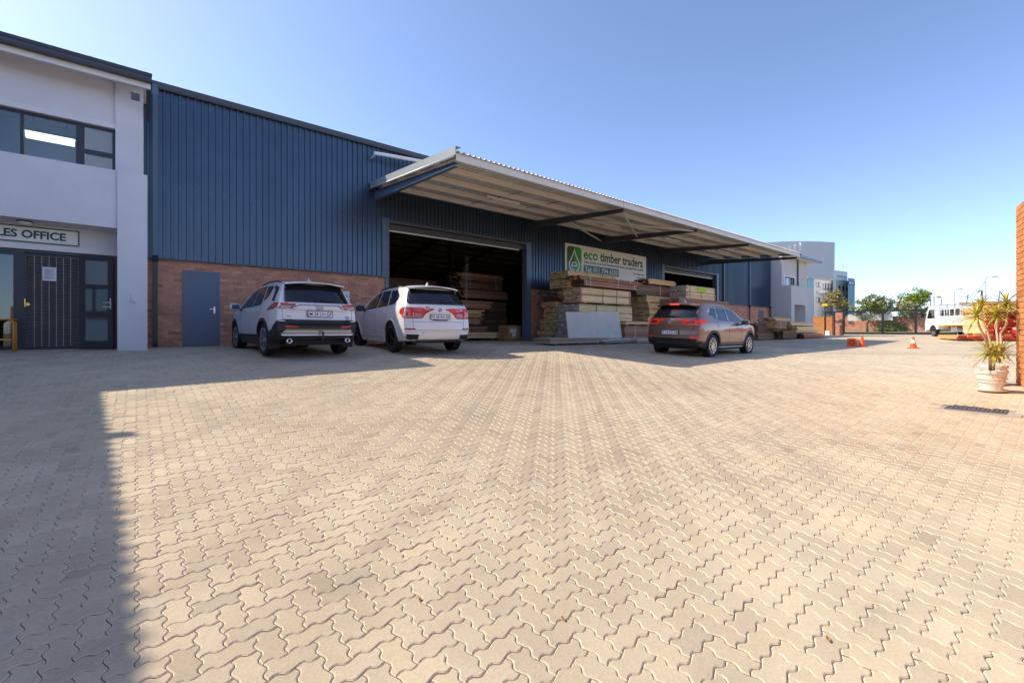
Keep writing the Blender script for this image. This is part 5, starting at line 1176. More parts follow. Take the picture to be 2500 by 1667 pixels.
pack('mossy slabs behind the farthest timber pile', 29.8, 11.4, 3.0, .9, F_(30, 11) + .05, .95, 6, 5, W_tan, W_tanend, jit=.06, jx=.2, group=g2)
pack('two thick rough slabs on the ground in front of the crossover', 17.6, 8.55, 2.6, .62, F_(18.6, 8.5) + .04, .26, 2, 2, W_tan, W_tanend, jit=.06, jx=.12, rz=.10, group=g2)
pack('small pale strapped pack lying on the rough slabs before the crossover', 17.2, 8.62, 2.3, .5, F_(18.6, 8.5) + .34, .20, 4, 3, W_pale, W_redend, jit=.015, rz=.10, straps=(.8,), strap_m=M_strap, group=g2, bearers=False)
# right-hand stack with red painted ends
g3 = 'planks stacked at the right with red ends'
hz = radians(21); d_ = Vector((cos(hz), sin(hz))); zb = gz(36, 3)
base = at_depth(2402, 825, 25.0); bx, by = base.x, base.y
nl = Vector((-d_.y, d_.x))
def rp_(a, b): return bx + d_.x * a - nl.x * b, by + d_.y * a - nl.y * b
x_, y_ = rp_(-.25, 2.25); pack('orange planks on bearers at the foot of the red-ended stack', x_, y_, 3.4, 3.4, zb + .10, .22, 2, 9, W_orange, W_redpaint, rz=hz, jit=.03, jx=.10, group=g3)
for k, (z, h, wv, o_, sd_, en, lab) in enumerate([(.42, .40, 2.2, 0, W_pale, W_redpaint, 'lowest pale planks with red painted ends on the right-hand stack'), (.84, .40, 2.2, .02, W_pale, W_redpaint, 'second layer of pale planks with red painted ends on the right-hand stack'), (1.26, .30, 2.1, .05, W_pale, W_redpaint, 'third layer of planks with ragged red ends on the right-hand stack')]):
    x_, y_ = rp_(o_, wv); pack(lab, x_, y_, 3.0, wv, zb + z, h, 6, 7, sd_, en, rz=hz, jit=.02, jx=.06, jend=.12, group=g3, bearers=(k == 0))
x_, y_ = rp_(-.3, 1.9); pack('loose orange planks with natural ends above the red-ended layers', x_, y_, 3.3, 1.9, zb + 1.58, .30, 5, 5, W_orange, W_tan, rz=hz + .03, jit=.05, jx=.25, group=g3, bearers=False)
x_, y_ = rp_(-.1, 1.3); pack('short orange planks topmost on the right-hand stack', x_, y_, 2.6, 1.2, zb + 1.90, .16, 3, 3, W_orange, W_tan, rz=hz - .05, jit=.05, jx=.3, group=g3, bearers=False)
# inside the first doorway
g4 = 'timber inside the warehouse'
for (lab, x, y, L2, w, z, h, r, c_, s1, e1, rz) in [
    ('pale planks on a pallet just inside the first doorway', 9.6, 17.0, 3.6, 1.0, .12, .26, 4, 4, W_pale, W_redend, -.02),
    ('brown planks lowest in the pile inside the first doorway', 9.3, 17.6, 3.3, 1.0, .75, .30, 4, 4, W_red, W_redend, -.02),
    ('tan planks in the middle of the pile inside the first doorway', 9.2, 17.6, 3.6, 1.0, 1.1, .34, 4, 4, W_tan, W_redend, .05),
    ('orange-brown planks upper in the pile inside the first doorway', 9.1, 17.6, 4.2, 1.0, 1.5, .36, 5, 4, W_red, W_tan, .03),
    ('dark planks under the pile inside the first doorway', 9.5, 17.6, 3.4, 1.0, .06, .6, 5, 4, W_brown, W_redend, 0),
    ('reddish strapped pack at the top of the inner stack', 12.6, 19.4, 3.0, 1.1, 3.05, .38, 4, 5, W_red, W_redend, .10),
    ('brown strapped pack second from the top of the inner stack', 12.6, 19.4, 3.0, 1.1, 2.62, .38, 4, 5, W_brown, W_redend, .08),
    ('red-brown labelled pack third from the top of the inner stack', 12.7, 19.4, 3.1, 1.1, 2.15, .42, 4, 5, W_red, W_redend, .05),
    ('dark base of the inner stack behind the doorway', 12.7, 19.5, 3.1, 1.1, .1, 1.9, 12, 5, W_brown, W_redend, .05),
    ('tall pile of planks behind the white luxury car', 8.6, 22.0, 4.2, 1.2, .1, 3.1, 16, 5, W_brown, W_redend, .03),
    ('yellow planks standing high inside the second doorway, left block', 27.0, 20.0, 2.6, 1.5, .1, 3.3, 14, 5, W_tan, W_tanend, 0),
    ('yellow planks standing high inside the second doorway, right block', 30.2, 20.0, 3.2, 1.5, .1, 3.6, 14, 5, W_orange, W_tan, 0)]:
    pack(lab, x, y, L2, w, z, h, r, c_, s1, e1, rz=rz, jit=.03, jx=.12, group=g4, straps=(.2, .8) if 'strapped' in lab else (), strap_m=M_strap)
bx_ = empty('wooden_crate', (13.02, 16.1, .02)); tag(bx_, 'wooden crate with white labels beside the jamb of the first doorway', 'crate')
MB().box(0, 0, 0, .80, .7, .68).build('crate_body', pmat('crate_wood', (.42, .22, .07), rough=.7, var=.2, scale=6), bx_)
for k in range(4): MB().box(0.01, -.012, .02 + k * .165, .79, -.002, .17 + k * .165).build('plank', pmat('crate_plank', (.46, .25, .085), rough=.7, var=.2, scale=5, rand=.1), bx_)
for (a, b, c_, d2) in ((.13, .33, .50, .52), (.24, .15, .46, .31)): MB().box(a, -.016, b, c_, -.013, d2).build('paper_label', M_paper, bx_)
# ------------------------------------------------------------------ things about the yard
def cone(label, x, y, lying=False, band=False):
    c = empty('traffic_cone', (x, y, gz(x, y))); tag(c, label, 'traffic cone', 'orange traffic cones')
    if lying: c.rotation_euler = (0, radians(84), radians(20)); c.location.z += .19; 
    MB().prism([(px_, py_, 0) for px_, py_ in rrect(-.19, -.19, .19, .19, .05, 3)], (0, 0, .028)).build('base', M_orange, c, fix=True)
    MB().lathe([(.13, .028), (.125, .05), (.026, .52), (.0, .525)], 20).build('cone_body', M_orange, c, 40)
    if band: MB().lathe([(.089, .22), (.091, .22), (.0575, .38), (.055, .38)], 20).build('reflective_band', M_white, c, 40)
    if lying: MB().lathe([(.06, -.001), (.115, -.001)], 20).build('opening', pmat('cone_inside', (.35, .03, .01), var=.1), c)
cone('upright plain orange traffic cone beside the fallen one', 26.02, 5.98)
cone('orange traffic cone lying on its side with its square base showing', 25.55, 6.25, True)
cone('upright orange traffic cone with a white band', 26.5, 4.25, False, True)
# drain grate
gr = empty('drain_grate', (9.10, .79, gz(9.1, .79) - .004)); tag(gr, 'rectangular dark drain cover set in the paving by the potted plants', 'drain cover')
gr.rotation_euler = (math.atan(gz(9.0, .79) - gz(9.1, .79)) * 0 + .0, 0, radians(90))
MB().box(-.44, -.36, -.03, .44, .36, -.002).build('surround', M_conc, gr)
MB().box(-.27, -.20, -.028, .27, .20, .004).build('cover', M_dark, gr)
M_gr = pmat('cast_iron', (.10, .095, .09), rough=.6, var=.25, scale=30)
for k in range(12): MB().box(-.26 + k * .044, -.19, .004, -.238 + k * .044, .19, .010).build('bar', M_gr, gr)
for (a, b, c_, d2) in ((-.30, -.23, .30, -.20), (-.30, .20, .30, .23), (-.30, -.20, -.27, .20), (.27, -.20, .30, .20)): MB().box(a, b, -.03, c_, d2, .009).build('rim', M_gr, gr)
# dry leaves and twigs on the paving
def leaf_litter(label, x, y, rz, s_=1.0):
    e_ = empty('fallen_leaf', (x, y, gz(x, y) + .008), rz); tag(e_, label, 'leaf', 'dry leaves on the paving')
    P_ = [(-.035, 0, 0), (-.015, .016, .012), (.015, .016, .018), (.035, 0, .008), (.015, -.016, .002), (-.015, -.016, .004)]
    MB().add([(a * s_, b * s_, c * s_) for a, b, c in P_], [(0, 1, 2, 3), (0, 3, 4, 5)]).add([(a * s_, b * s_, c * s_ - .002) for a, b, c in P_], [(3, 2, 1, 0), (5, 4, 3, 0)]).build('blade', pmat('dry_leaf', (.50, .25, .07), rough=.8, var=.3, scale=40), e_)
def gp(px, py):
    z = -.5
    for _ in range(60):
        d = F * (ZC - z) / (py - HY); p = at_depth(px, py, d); z = .7 * z + .3 * gz(p.x, p.y)
    return p.x, p.y
for (lab, px, py, rz) in (('curled dry leaf nearest the lower right corner', 2022, 1563, .4), ('flat yellow dry leaf left of the curled one', 1375, 1513, 1.1), ('small dry leaf in a joint near the picture foot', 1023, 1463, 2.0), ('tiny dry leaf in the mid-distance paving', 905, 1122, .3), ('small dry leaf along the shadow edge at the left', 352, 1015, 1.7)):
    x, y = gp(px, py); leaf_litter(lab, x, y, rz, .5)

# potted plants
M_pot = pmat('white_pot', (.74, .70, .64), rough=.55, var=.06, scale=6); M_soil = pmat('soil', (.10, .065, .04), rough=.95, var=.3, scale=30)
M_leaf = pmat('strap_leaf', (.30, .33, .025), rough=.42, var=.2, scale=4, rand=.35, hue=(.52, .44, .04)); M_stem = pmat('pale_stem', (.58, .44, .33), rough=.85, var=.2, scale=20, stretch=(1, 1, .4))
def pot(label, x, y, s_, cat='plant pot'):
    p = empty('plant_pot', (x, y, gz(x, y))); tag(p, label, cat, 'white plant pots')
    MB().lathe([(0, .012), (.20 * s_, .012), (.25 * s_, .035), (.255 * s_, .05), (.235 * s_, .045), (.20 * s_, .03), (0, .03)], 32).build('saucer', M_pot, p, 40)
    MB().lathe([(.165 * s_, .031), (.19 * s_, .10), (.235 * s_, .27), (.240 * s_, .31), (.262 * s_, .315), (.266 * s_, .365), (.25 * s_, .372), (.228 * s_, .365), (.222 * s_, .32)], 36).build('bowl', M_pot, p, 35)
    for z in (.17, .225): MB().lathe([(.172 * s_ + z * .27, z), (.178 * s_ + z * .27, z + .006), (.174 * s_ + z * .27, z + .014)], 36).build('moulding', M_pot, p, 40)
    MB().lathe([(0, .335), (.225 * s_, .332)], 24).build('soil', M_soil, p)
    return p
px0, py0 = 11.10, .78
pot('white round plant pot nearest the camera holding the tall spiky plant', px0, py0, .76)
qx, qy = 12.15, .82
pot('second white plant pot, half hidden behind the front one', qx, qy, .70)
lr = random.Random(3); leaf_meshes = []
for k in range(6):
    L2 = lr.uniform(.26, .36); bend = lr.uniform(.12, .42); mb = MB(); n = 6
    for i in range(n + 1):
        t = i / n; w = .016 * (1 - t) ** .6 * (.55 + 1.6 * t * (1 - t) + .3); x = L2 * t; z = -bend * L2 * t * t * 1.3
        if i == n: w = .0008
        mb.v += [(x, -w, z + .004), (x, 0, z - .002), (x, w, z + .004)]
    for i in range(n):
        for q in (0, 1): mb.f.append((3 * i + q, 3 * i + q + 3, 3 * i + q + 4, 3 * i + q + 1)); mb.m.append(0)
    leaf_meshes.append(mb.mesh('leaf', M_leaf, True))
def yucca(label, bx2, by2, stems, low):
    pl = empty('spiky_plant', (bx2, by2, gz(bx2, by2) + .33)); tag(pl, label, 'plant', 'potted spiky plants')
    o_ = Vector((bx2, by2, gz(bx2, by2) + .33))
    def rosette(p, n, s_, tilt=0):
        for k in range(n):
            a = k * 2.399 + lr.uniform(-.2, .2); f = (k + .5) / n; el = radians(lerp(82, -38, f ** .9)) + lr.uniform(-.12, .12)
            inst('leaf', lr.choice(leaf_meshes), pl, p + Vector((0, 0, .05 * (1 - f))), (lr.uniform(-.3, .3), -el, a), (s_ * lr.uniform(.62, .95),) * 3)
    for pts, n, s_ in stems:
        P_ = [at_depth(q[0], q[1], q[2] * 1.078) - o_ for q in pts]; MB().tube(P_, [lerp(.022, .013, i / (len(P_) - 1)) for i in range(len(P_))], 7).build('stem', M_stem, pl, True); rosette(P_[-1], n, s_)
    for q, n, s_ in low: rosette(at_depth(q[0], q[1], q[2] * 1.078) - o_, n, s_)
yucca('tall spiky yellow-green plant on bare stems in the front white pot', px0, py0, [
    ([(2422, 905, 7.12), (2426, 868, 7.15), (2412, 812, 7.2), (2399, 785, 7.2), (2396, 752, 7.2)], 38, 1.0),
    ([(2418, 905, 7.1), (2417, 870, 7.0), (2405, 826, 6.95), (2392, 800, 6.9), (2384, 777, 6.9)], 38, 1.05),
    ([(2425, 905, 7.1), (2428, 868, 7.1)], 10, .8)], [((2414, 866, 7.0), 34, 1.15), ((2432, 862, 7.1), 18, 1.0)])
yucca('second spiky yellow-green plant with two crooked stems in the rear pot', qx, qy, [
    ([(2430, 885, 7.75), (2437, 838, 7.75), (2433, 806, 7.75), (2438, 785, 7.75), (2434, 772, 7.75)], 40, 1.05),
    ([(2440, 885, 7.8), (2445, 840, 7.8), (2443, 815, 7.8), (2457, 792, 7.8), (2459, 762, 7.8), (2457, 746, 7.8)], 42, 1.2)], [((2448, 862, 7.75), 30, 1.0), ((2436, 868, 7.7), 14, .9)])

# orange brick wall end at the right edge
bwall = empty('brick_pillar', (12.54, .57, gz(12.6, .5))); tag(bwall, 'sunlit orange brick wall end at the right edge beside the potted plants', 'brick wall')
wd = Vector((-.977, -.21, 0)); wn = Vector((.21, -.977, 0)); ch = .0985; bl_ = .242; o0 = Vector((12.54, .57, gz(12.6, .5) - .08)); top_z = 2.76; nr = int((top_z - o0.z) / ch)
Mw = Matrix((wd, wn, Vector((0, 0, 1)))).transposed().to_4x4(); Mw.translation = o0
c_me = MB().add([Mw @ Vector((a, b, c)) for a, b, c in [(.012, .012, 0), (7.0, .012, 0), (7.0, .26, 0), (.012, .26, 0), (.012, .012, nr * ch - .01), (7.0, .012, nr * ch - .01), (7.0, .26, nr * ch - .01), (.012, .26, nr * ch - .01)]], [(0, 3, 2, 1), (4, 5, 6, 7), (0, 1, 5, 4), (1, 2, 6, 5), (2, 3, 7, 6), (3, 0, 4, 7)]).build('mortar_core', M_omortar, bwall, world=True, fix=True)
ob_me = MB().box(0, 0, 0, bl_ - .011, .115, ch - .013).mesh('brick', M_obrick)
restb = MB(); cnt = 0; rzw = atan2(wd.y, wd.x)
cand = []
for r in range(nr):
    a = 0.0
    while a < 6.9:
        ln = bl_ - .011 if not (r % 2 and a == 0) else bl_ / 2 - .011
        cand.append((a, r, ln)); a += ln + .011
cand.sort(key=lambda q: (q[0] > 2.2, q[0]))
Rw = Matrix.Rotation(rzw, 4, 'Z')
for (a, r, ln) in cand:
    p = Mw @ Vector((a, 0, r * ch)); jy = RND.uniform(-.002, .003)
    # local +y of a brick turned by rzw points along wn's opposite or same side: use a mirrored offset so its face lies on the wall plane
    side = (Rw @ Vector((0, 1, 0))).dot(wn)
    off = Vector((0, 0, 0)) if side > 0 else wn * .115
    if cnt < 300 and a < 2.2: inst('brick', ob_me, bwall, p + off + wn * jy, (0, 0, rzw), (ln / (bl_ - .011), 1, 1), world=True); cnt += 1
    else:
        M9 = Matrix.Translation(p + off + wn * jy) @ Rw @ Matrix.Translation((ln / 2, .0575, (ch - .013) / 2)); restb.tbox(M9, ln, .115, ch - .013)
restb.build('bricks', M_obrick, bwall, world=True)['kind'] = 'stuff'
for r in range(nr):                                   # the return end, header by header
    p = Mw @ Vector((-.004, .13, r * ch)); M9 = Matrix.Translation(p) @ Rw @ Matrix.Translation((.055, 0 if (Rw @ Vector((0, 1, 0))).dot(wn) > 0 else 0, (ch - .013) / 2)); MB().tbox(M9, .11, .12, ch - .013).build('brick', M_obrick, bwall, world=True)

# ------------------------------------------------------------------ dropside truck
tr = empty('flatbed_truck', (43.2, 4.9, 0), radians(33)); tag(tr, 'small white dropside truck with headboard rails parked by the gate', 'truck')
tr.location = (43.0, 4.25, gz(44, 6) - .0)
MW[tr.name] = Matrix.Translation(tr.location) @ Matrix.Rotation(radians(33), 4, 'Z')
TW = .95; M_tw = pmat('truck_white', (.74, .75, .76), rough=.35, var=.06, scale=3, coat=.4); M_tg = pmat('tray_grey_white', (.58, .61, .62), rough=.5, var=.1, scale=3)
# origin: ground below the left rear wheel; x forward, y to the left (0 = left side), truck spans y -1.9..0
cabp = [(3.05, .55), (3.05, 2.10), (3.35, 2.28), (4.15, 2.26), (4.35, 2.15), (4.72, 1.35), (4.78, .95), (4.75, .50)]
MB().prism([(x, 0.0, z) for x, z in cabp], (0, -1.9, 0)).build('cab', M_tw, tr, fix=True)
MB().prism([(x, .004, z) for x, z in [(3.50, 1.36), (3.50, 2.02), (4.10, 2.04), (4.25, 1.95), (4.50, 1.36)]], (0, -.004, 0)).build('side_window', M_cgl, tr, fix=True)
MB().prism([(x, -1.904, z) for x, z in [(3.50, 1.36), (3.50, 2.02), (4.10, 2.04), (4.25, 1.95), (4.50, 1.36)]], (0, .004, 0)).build('side_window', M_cgl, tr, fix=True)
MB().add([(4.37, -.12, 2.10), (4.37, -1.78, 2.10), (4.715, -1.82, 1.38), (4.715, -.08, 1.38)], [(0, 1, 2, 3)]).add([(4.36, -.12, 2.10), (4.36, -1.78, 2.10), (4.705, -1.82, 1.38), (4.705, -.08, 1.38)], [(3, 2, 1, 0)]).build('windscreen', M_cgl, tr)
MB().box(3.04, -1.7, 1.4, 3.048, -.2, 2.05).build('rear_window', M_cgl, tr)
MB().box(3.47, .002, .75, 3.48, .006, 1.36).build('door_gap', M_seam, tr); MB().box(3.58, .004, 1.12, 3.70, .03, 1.15).build('door_handle', M_black, tr)
MB().bar((4.45, .02, 1.75), (4.62, .22, 1.72), .03, .03).box(4.58, .16, 1.45, 4.64, .32, 1.80).build('side_mirror', M_black, tr)
MB().box(4.72, -1.85, .40, 4.86, -.05, .70).build('bumper', M_tw, tr)
for y in (-.35, -1.75): MB().box(4.78, y, .78, 4.80, y + .2, .95).build('headlamp', M_lclr, tr)
MB().box(-1.4, -1.25, .55, 4.3, -1.15, .75).box(-1.4, -.75, .55, 4.3, -.65, .75).build('chassis', M_dark, tr)
MB().box(-1.5, -1.98, .86, 2.95, .06, .98).build('tray_floor', M_tg, tr)
for s_, y in ((0, .03), (1, -1.98)):
    sd2 = MB().box(-1.5, y, .99, 2.92, y + .04, 1.50).build('drop_side', M_tg, tr)
    for z in (1.10, 1.24, 1.38): MB().box(-1.49, y + (.04 if s_ == 0 else -.015), z, 2.91, y + (.055 if s_ == 0 else 0), z + .05).build('side_rib', M_tg, sd2)
    MB().box(-1.5, y, .99, -1.44, y + .06, 1.5).build('corner_post', M_tw, sd2)
MB().box(-1.54, -1.98, .99, -1.50, .06, 1.50).build('tail_board', M_tg, tr)
hb = MB().box(2.92, -1.95, .99, 2.98, -1.87, 2.45).build('headboard', M_tw, tr)
for y in (-.02, -.5, -.95, -1.4): MB().box(2.92, y, .99, 2.98, y + .06, 2.40).build('headboard_post', M_tw, hb)
MB().box(2.92, -1.95, 2.30, 2.98, .05, 2.38).build('headboard_rail', M_tw, hb)
for z in (1.95,): MB().box(-1.48, .01, z, 2.90, .05, z + .06).build('top_rail', M_tw, tr)
for k in range(8): MB().box(-1.40 + k * .60, .012, 1.5, -1.34 + k * .60, .048, 1.95).build('rail_post', M_tw, tr)
for k in range(5): MB().box(-1.2, -1.7 + k * .3, 1.62, 2.7, -1.45 + k * .3, 1.70).build('rack_plank', W_brown, tr)
MB().box(-1.45, .03, .80, 2.9, .07, .86).build('reflector_strip', M_yellow, tr)
for x in (2.0, 1.5, 1.0): MB().lathe([(0, 0), (.07, 0), (.07, .02), (0, .02)], 12, T(x, -.02, .72) @ Matrix.Rotation(-pi / 2, 4, 'X')).build('marker_lamp', M_orange, tr)
MB().box(1.1, -.55, .35, 1.8, -.12, .70).build('fuel_tank', M_silver, tr)
ty, rm = wheel_mesh(.36, .22, .22, 8, M_alloy, False)
for x in (0, 3.72):
    for y in (-.13, -1.77):
        w_ = inst('wheel', ty, tr, (x, y, .36), (0, .3, pi if y > -1 else 0)); inst('rim', rm, w_)
MB().prism([(3.72 + .47 * cos(a * pi / 10), .0, .40 + .47 * sin(a * pi / 10)) for a in range(11)] + [(3.72 + .40 * cos(a * pi / 10), .0, .40 + .40 * sin(a * pi / 10)) for a in range(10, -1, -1)], (0, -.25, 0)).build('mudguard', M_black, tr, fix=True)
MB().prism([(3.72 + .40 * cos(a * pi / 10), .003, .40 + .40 * sin(a * pi / 10)) for a in range(11)], (0, -.004, 0)).build('wheel_well', M_black, tr, fix=True)

# ------------------------------------------------------------------ sliding gate and boundary walls
GX = 52.0; zg = gz(52, 10)
ga = empty('sliding_gate', (GX, 10.6, zg)); tag(ga, 'long black steel mesh sliding gate across the yard exit', 'gate')
def gb(mb, nm, m): return mb.build(nm, m, ga, world=True)
y0, y1, gt_ = 5.6, 13.5, zg + 2.30
M_gate = pmat('black_gate_paint', (.014, .014, .016), rough=.5, var=.1)
gb(MB().box(GX, y0, gt_ - .12, GX + .08, 14.9, gt_), 'top_rail', M_gate); gb(MB().box(GX, y0, zg + .10, GX + .08, y1, zg + .28), 'bottom_rail', M_gate)
for y in (y0, 8.1, 10.35, 13.3): gb(MB().box(GX, y, zg + .28, GX + .08, y + .17, gt_ - .12), 'gate_post', M_gate)
mb = MB(); y = y0 + .1
while y < 13.3: mb.box(GX + .03, y, zg + .28, GX + .042, y + .012, gt_ - .12); y += .062
gb(mb, 'mesh_bars', M_gate)['kind'] = 'stuff'
gp_ = empty('gate_post_pair', (GX - .5, 14.1, zg)); tag(gp_, 'black steel gate guide posts with yellow warning plate beside the gate motor', 'gate post')
for (x, y, h) in ((GX - .35, 14.75, 2.30), (GX - .35, 14.0, 2.28)): MB().box(x, y, zg, x + .14, y + .12, zg + h).build('post', M_gate, gp_, world=True)
MB().box(GX - .36, 14.78, zg + 2.30, GX - .33, 14.84, zg + 2.95).build('pole', M_gate, gp_, world=True); MB().box(GX - .38, 14.60, zg + 2.85, GX - .36, 15.05, zg + 3.08).build('warning_plate', M_yellow, gp_, world=True)
gm = empty('gate_motor', (GX - .6, 14.5, zg)); tag(gm, 'white gate motor housing at the foot of the gate posts', 'gate motor')
MB().prism([(a, b, 0) for a, b in rrect(-.15, -.2, .15, .2, .05, 3)], (0, 0, .45)).build('housing', M_pvc, gm, fix=True); MB().box(-.2, -.25, -.02, .2, .25, .03).build('plinth', M_conc, gm)

def brickwall(label, p, q, z0, z1, m, mm, th=.22, vis=1, bl2=.6, ch2=.21):
    """far wall: the courses are too small to pick apart, so they are joined"""
    p, q = Vector((*p, 0)), Vector((*q, 0)); d = q - p; L2 = d.length
    e_ = empty('boundary_wall', ((p + q) / 2 + Vector((0, 0, z0)))[:], atan2(d.y, d.x)); tag(e_, label, 'wall', 'brick boundary walls')
    MB().box(-L2 / 2, -th / 2, -.3, L2 / 2, th / 2, z1 - z0).build('core', mm, e_)
    mb = MB(); r = 0; z = 0.0; cc = .085; bb = .232
    while z < z1 - z0 - .05:
        x = -L2 / 2 - (bb / 2 if r % 2 else 0)
        while x < L2 / 2 - .05:
            a, b = max(x, -L2 / 2), min(x + bb - .012, L2 / 2)
            mb.box(a, -th / 2 - .008, z, b, th / 2 + .008, z + cc - .012); x += bb
        z += cc; r += 1
    mb.build('bricks', m, e_)['kind'] = 'stuff'
    MB().box(-L2 / 2, -th / 2 - .03, z1 - z0, L2 / 2, th / 2 + .03, z1 - z0 + .06).build('coping', m, e_)
    return e_
brickwall('tall orange brick boundary wall behind the truck and the red-ended timber', (GX + .1, 5.5), (GX + .1, -7), gz(52, 2), 2.72, M_obrick, M_omortar)
brickwall('low sunlit orange brick wall left of the gate', (GX + 1.2, 14.6), (GX + 1.2, 22), gz(52, 15), 1.85, M_obrick, M_omortar)
brickwall('brick gate pier between the guide posts and the gate', (GX + .8, 14.35), (GX + .8, 13.6), gz(52, 14), 2.3, M_brick, M_mortar)
zs = gz(74, 10)
brickwall('brown brick wall across the street beyond the gate', (72, 21), (70, 3), zs + .1, zs + 1.75, M_brick, M_mortar)
sc = empty('corrugated_screen', (69.5, 15.2, zs + 1.3)); tag(sc, 'grey corrugated sheet screen above the hedge beyond the gate', 'screen')
mb = MB()
for k in range(28): mb.prism([(-.03, k * .16 - 2.2, 0), (0, k * .16 - 2.12, 0), (.0, k * .16 - 2.06, 0), (-.03, k * .16 - 2.04, 0)], (0, 0, .8))
mb.build('sheet', M_galv, sc, fix=True)
# ------------------------------------------------------------------ trees, hedge, street furniture, far buildings
tr_ = random.Random(77)
M_bark = pmat('bark', (.16, .115, .08), rough=.95, var=.3, scale=8, bump=.5, bscale=20)
def leafmat(name, c1, c2): return pmat(name, c1, rough=.55, var=.25, scale=1.2, rand=.4, hue=c2)
def tree(label, base, trunk, crowns, n, ls, lm, group='trees beyond the gate', name='tree', cat='tree', bark=M_bark):
    """trunk: list of points (relative), crowns: list of (centre, radii)"""
    e_ = empty(name, base); tag(e_, label, cat, group)
    tk = MB(); top = Vector(trunk[-1]); k = len(trunk)
    tk.tube(trunk, [lerp(.13, .07, i / (k - 1)) for i in range(k)], 8)
    for c, r in crowns:
        c = Vector(c); mid = (top + c) / 2 + Vector((0, 0, .15))
        tk.tube([top, mid, c], [.065, .045, .02], 6)
        for q in range(4):
            a = c + Vector((tr_.uniform(-1, 1) * r[0], tr_.uniform(-1, 1) * r[1], tr_.uniform(-.3, .8) * r[2])) * .7; tk.tube([mid, (mid + a) / 2 + Vector((0, 0, .1)), a], [.035, .022, .008], 5)
    tk.build('trunk', bark, e_, True)
    mb = MB(); tot = sum(r[0] * r[1] * r[2] for _, r in crowns)
    for c, r in crowns:
        m = int(n * r[0] * r[1] * r[2] / tot); cl = []
        for _ in range(max(6, m // 60)):                # twig clusters give light and dark clumps
            while True:
                p = Vector((tr_.uniform(-1, 1), tr_.uniform(-1, 1), tr_.uniform(-1, 1)))
                if .45 < p.length < 1: break
            cl.append(Vector((p.x * r[0], p.y * r[1], p.z * r[2])))
        for i in range(m):
            q = tr_.choice(cl) + Vector((tr_.gauss(0, .16) * r[0], tr_.gauss(0, .16) * r[1], tr_.gauss(0, .15) * r[2]))
            p = Vector(c) + q; s_ = ls * tr_.uniform(.6, 1.3)
            u = Vector((tr_.gauss(0, 1), tr_.gauss(0, 1), tr_.gauss(0, .6))).normalized(); v = u.cross(Vector((tr_.gauss(0, 1), tr_.gauss(0, 1), tr_.gauss(0, 1)))).normalized()
            mb.add([p - u * s_, p + v * s_ * .45, p + u * s_, p - v * s_ * .45], [(0, 1, 2, 3)])
    o = mb.build('crown', lm, e_); return e_
L_olive = leafmat('olive_leaves', (.13, .165, .035), (.24, .27, .06)); L_bright = leafmat('bright_leaves', (.20, .30, .02), (.32, .40, .04)); L_grey = leafmat('grey_green_leaves', (.16, .18, .07), (.26, .27, .11)); L_dr = leafmat('yellowing_leaves', (.24, .22, .04), (.38, .28, .06)); L_hedge = leafmat('hedge_leaves', (.08, .14, .02), (.16, .24, .04))
def gpt(px, d): p = at_depth(px, HY, d); return Vector((p.x, p.y, gz(p.x, p.y)))
def rel(px, py, d, b): return at_depth(px, py, d) - b
b = gpt(2118, 56)
tree('broad olive-green tree left of centre beyond the gate', b, [(0, 0, 0), (.1, .1, .9), rel(2130, 772, 56, b)], [(rel(2110, 748, 56, b), (1.3, 1.3, 1.0)), (rel(2140, 742, 56, b), (1.5, 1.5, 1.25)), (rel(2165, 746, 56, b), (1.1, 1.2, 1.1)), (rel(2128, 764, 56, b), (1.6, 1.5, .9))], 5200, .13, L_olive)
b = gpt(2238, 64)
tree('bright green round-topped tree behind the olive trees', b, [(0, 0, 0), (0, 0, 1.5), rel(2236, 745, 64, b)], [(rel(2232, 726, 64, b), (1.5, 1.6, 1.1)), (rel(2218, 735, 64, b), (1.0, 1.0, .8)), (rel(2248, 730, 64, b), (.9, 1.0, 1.0))], 3600, .14, L_bright)
b = gpt(2247, 54)
tree('loose grey-green tree with a leaning trunk just behind the gate', b, [(0, 0, 0), rel(2240, 788, 54, b), rel(2228, 772, 54, b)], [(rel(2222, 755, 54, b), (1.3, 1.4, 1.0)), (rel(2245, 758, 54, b), (1.0, 1.1, .8)), (rel(2205, 765, 54, b), (.8, .9, .6))], 3000, .12, L_grey)
b = gpt(2040, 60)
tree('sparse yellowing tree with pale branches before the white office block', b, [(0, 0, 0), (0, 0, 1.4), rel(2044, 758, 60, b)], [(rel(2032, 728, 60, b), (1.0, 1.0, .9)), (rel(2055, 740, 60, b), (1.1, 1.1, .7)), (rel(2020, 742, 60, b), (.7, .8, .6)), (rel(2040, 712, 60, b), (.5, .5, .5))], 1500, .17, L_dr, bark=pmat('pale_bark', (.42, .36, .32), var=.1))
b = gpt(2095, 75)
tree('small shrubby tree behind the sports-field bank', b, [(0, 0, 0), (0, 0, .6)], [((0, 0, 1.0), (1.2, 1.6, .7))], 900, .12, L_grey)
hd = empty('hedge', gpt(2200, 55)); tag(hd, 'green hedge along the foot of the wall beyond the gate', 'hedge')
mb = MB(); ho = gpt(2200, 55)
for i in range(5200):
    px = tr_.uniform(2140, 2275); dd = 55 + tr_.gauss(0, .5); p = at_depth(px, 0, dd); p.z = gz(p.x, p.y) + abs(tr_.gauss(.35, .38)) * (1.0 if px > 2160 else .8)
    s_ = tr_.uniform(.06, .14); u = Vector((tr_.gauss(0, 1), tr_.gauss(0, 1), tr_.gauss(0, .7))).normalized(); v = u.cross(Vector((tr_.gauss(0, 1), tr_.gauss(0, 1), tr_.gauss(0, 1)))).normalized(); p = p - ho
    mb.add([p - u * s_, p + v * s_ * .5, p + u * s_, p - v * s_ * .5], [(0, 1, 2, 3)])
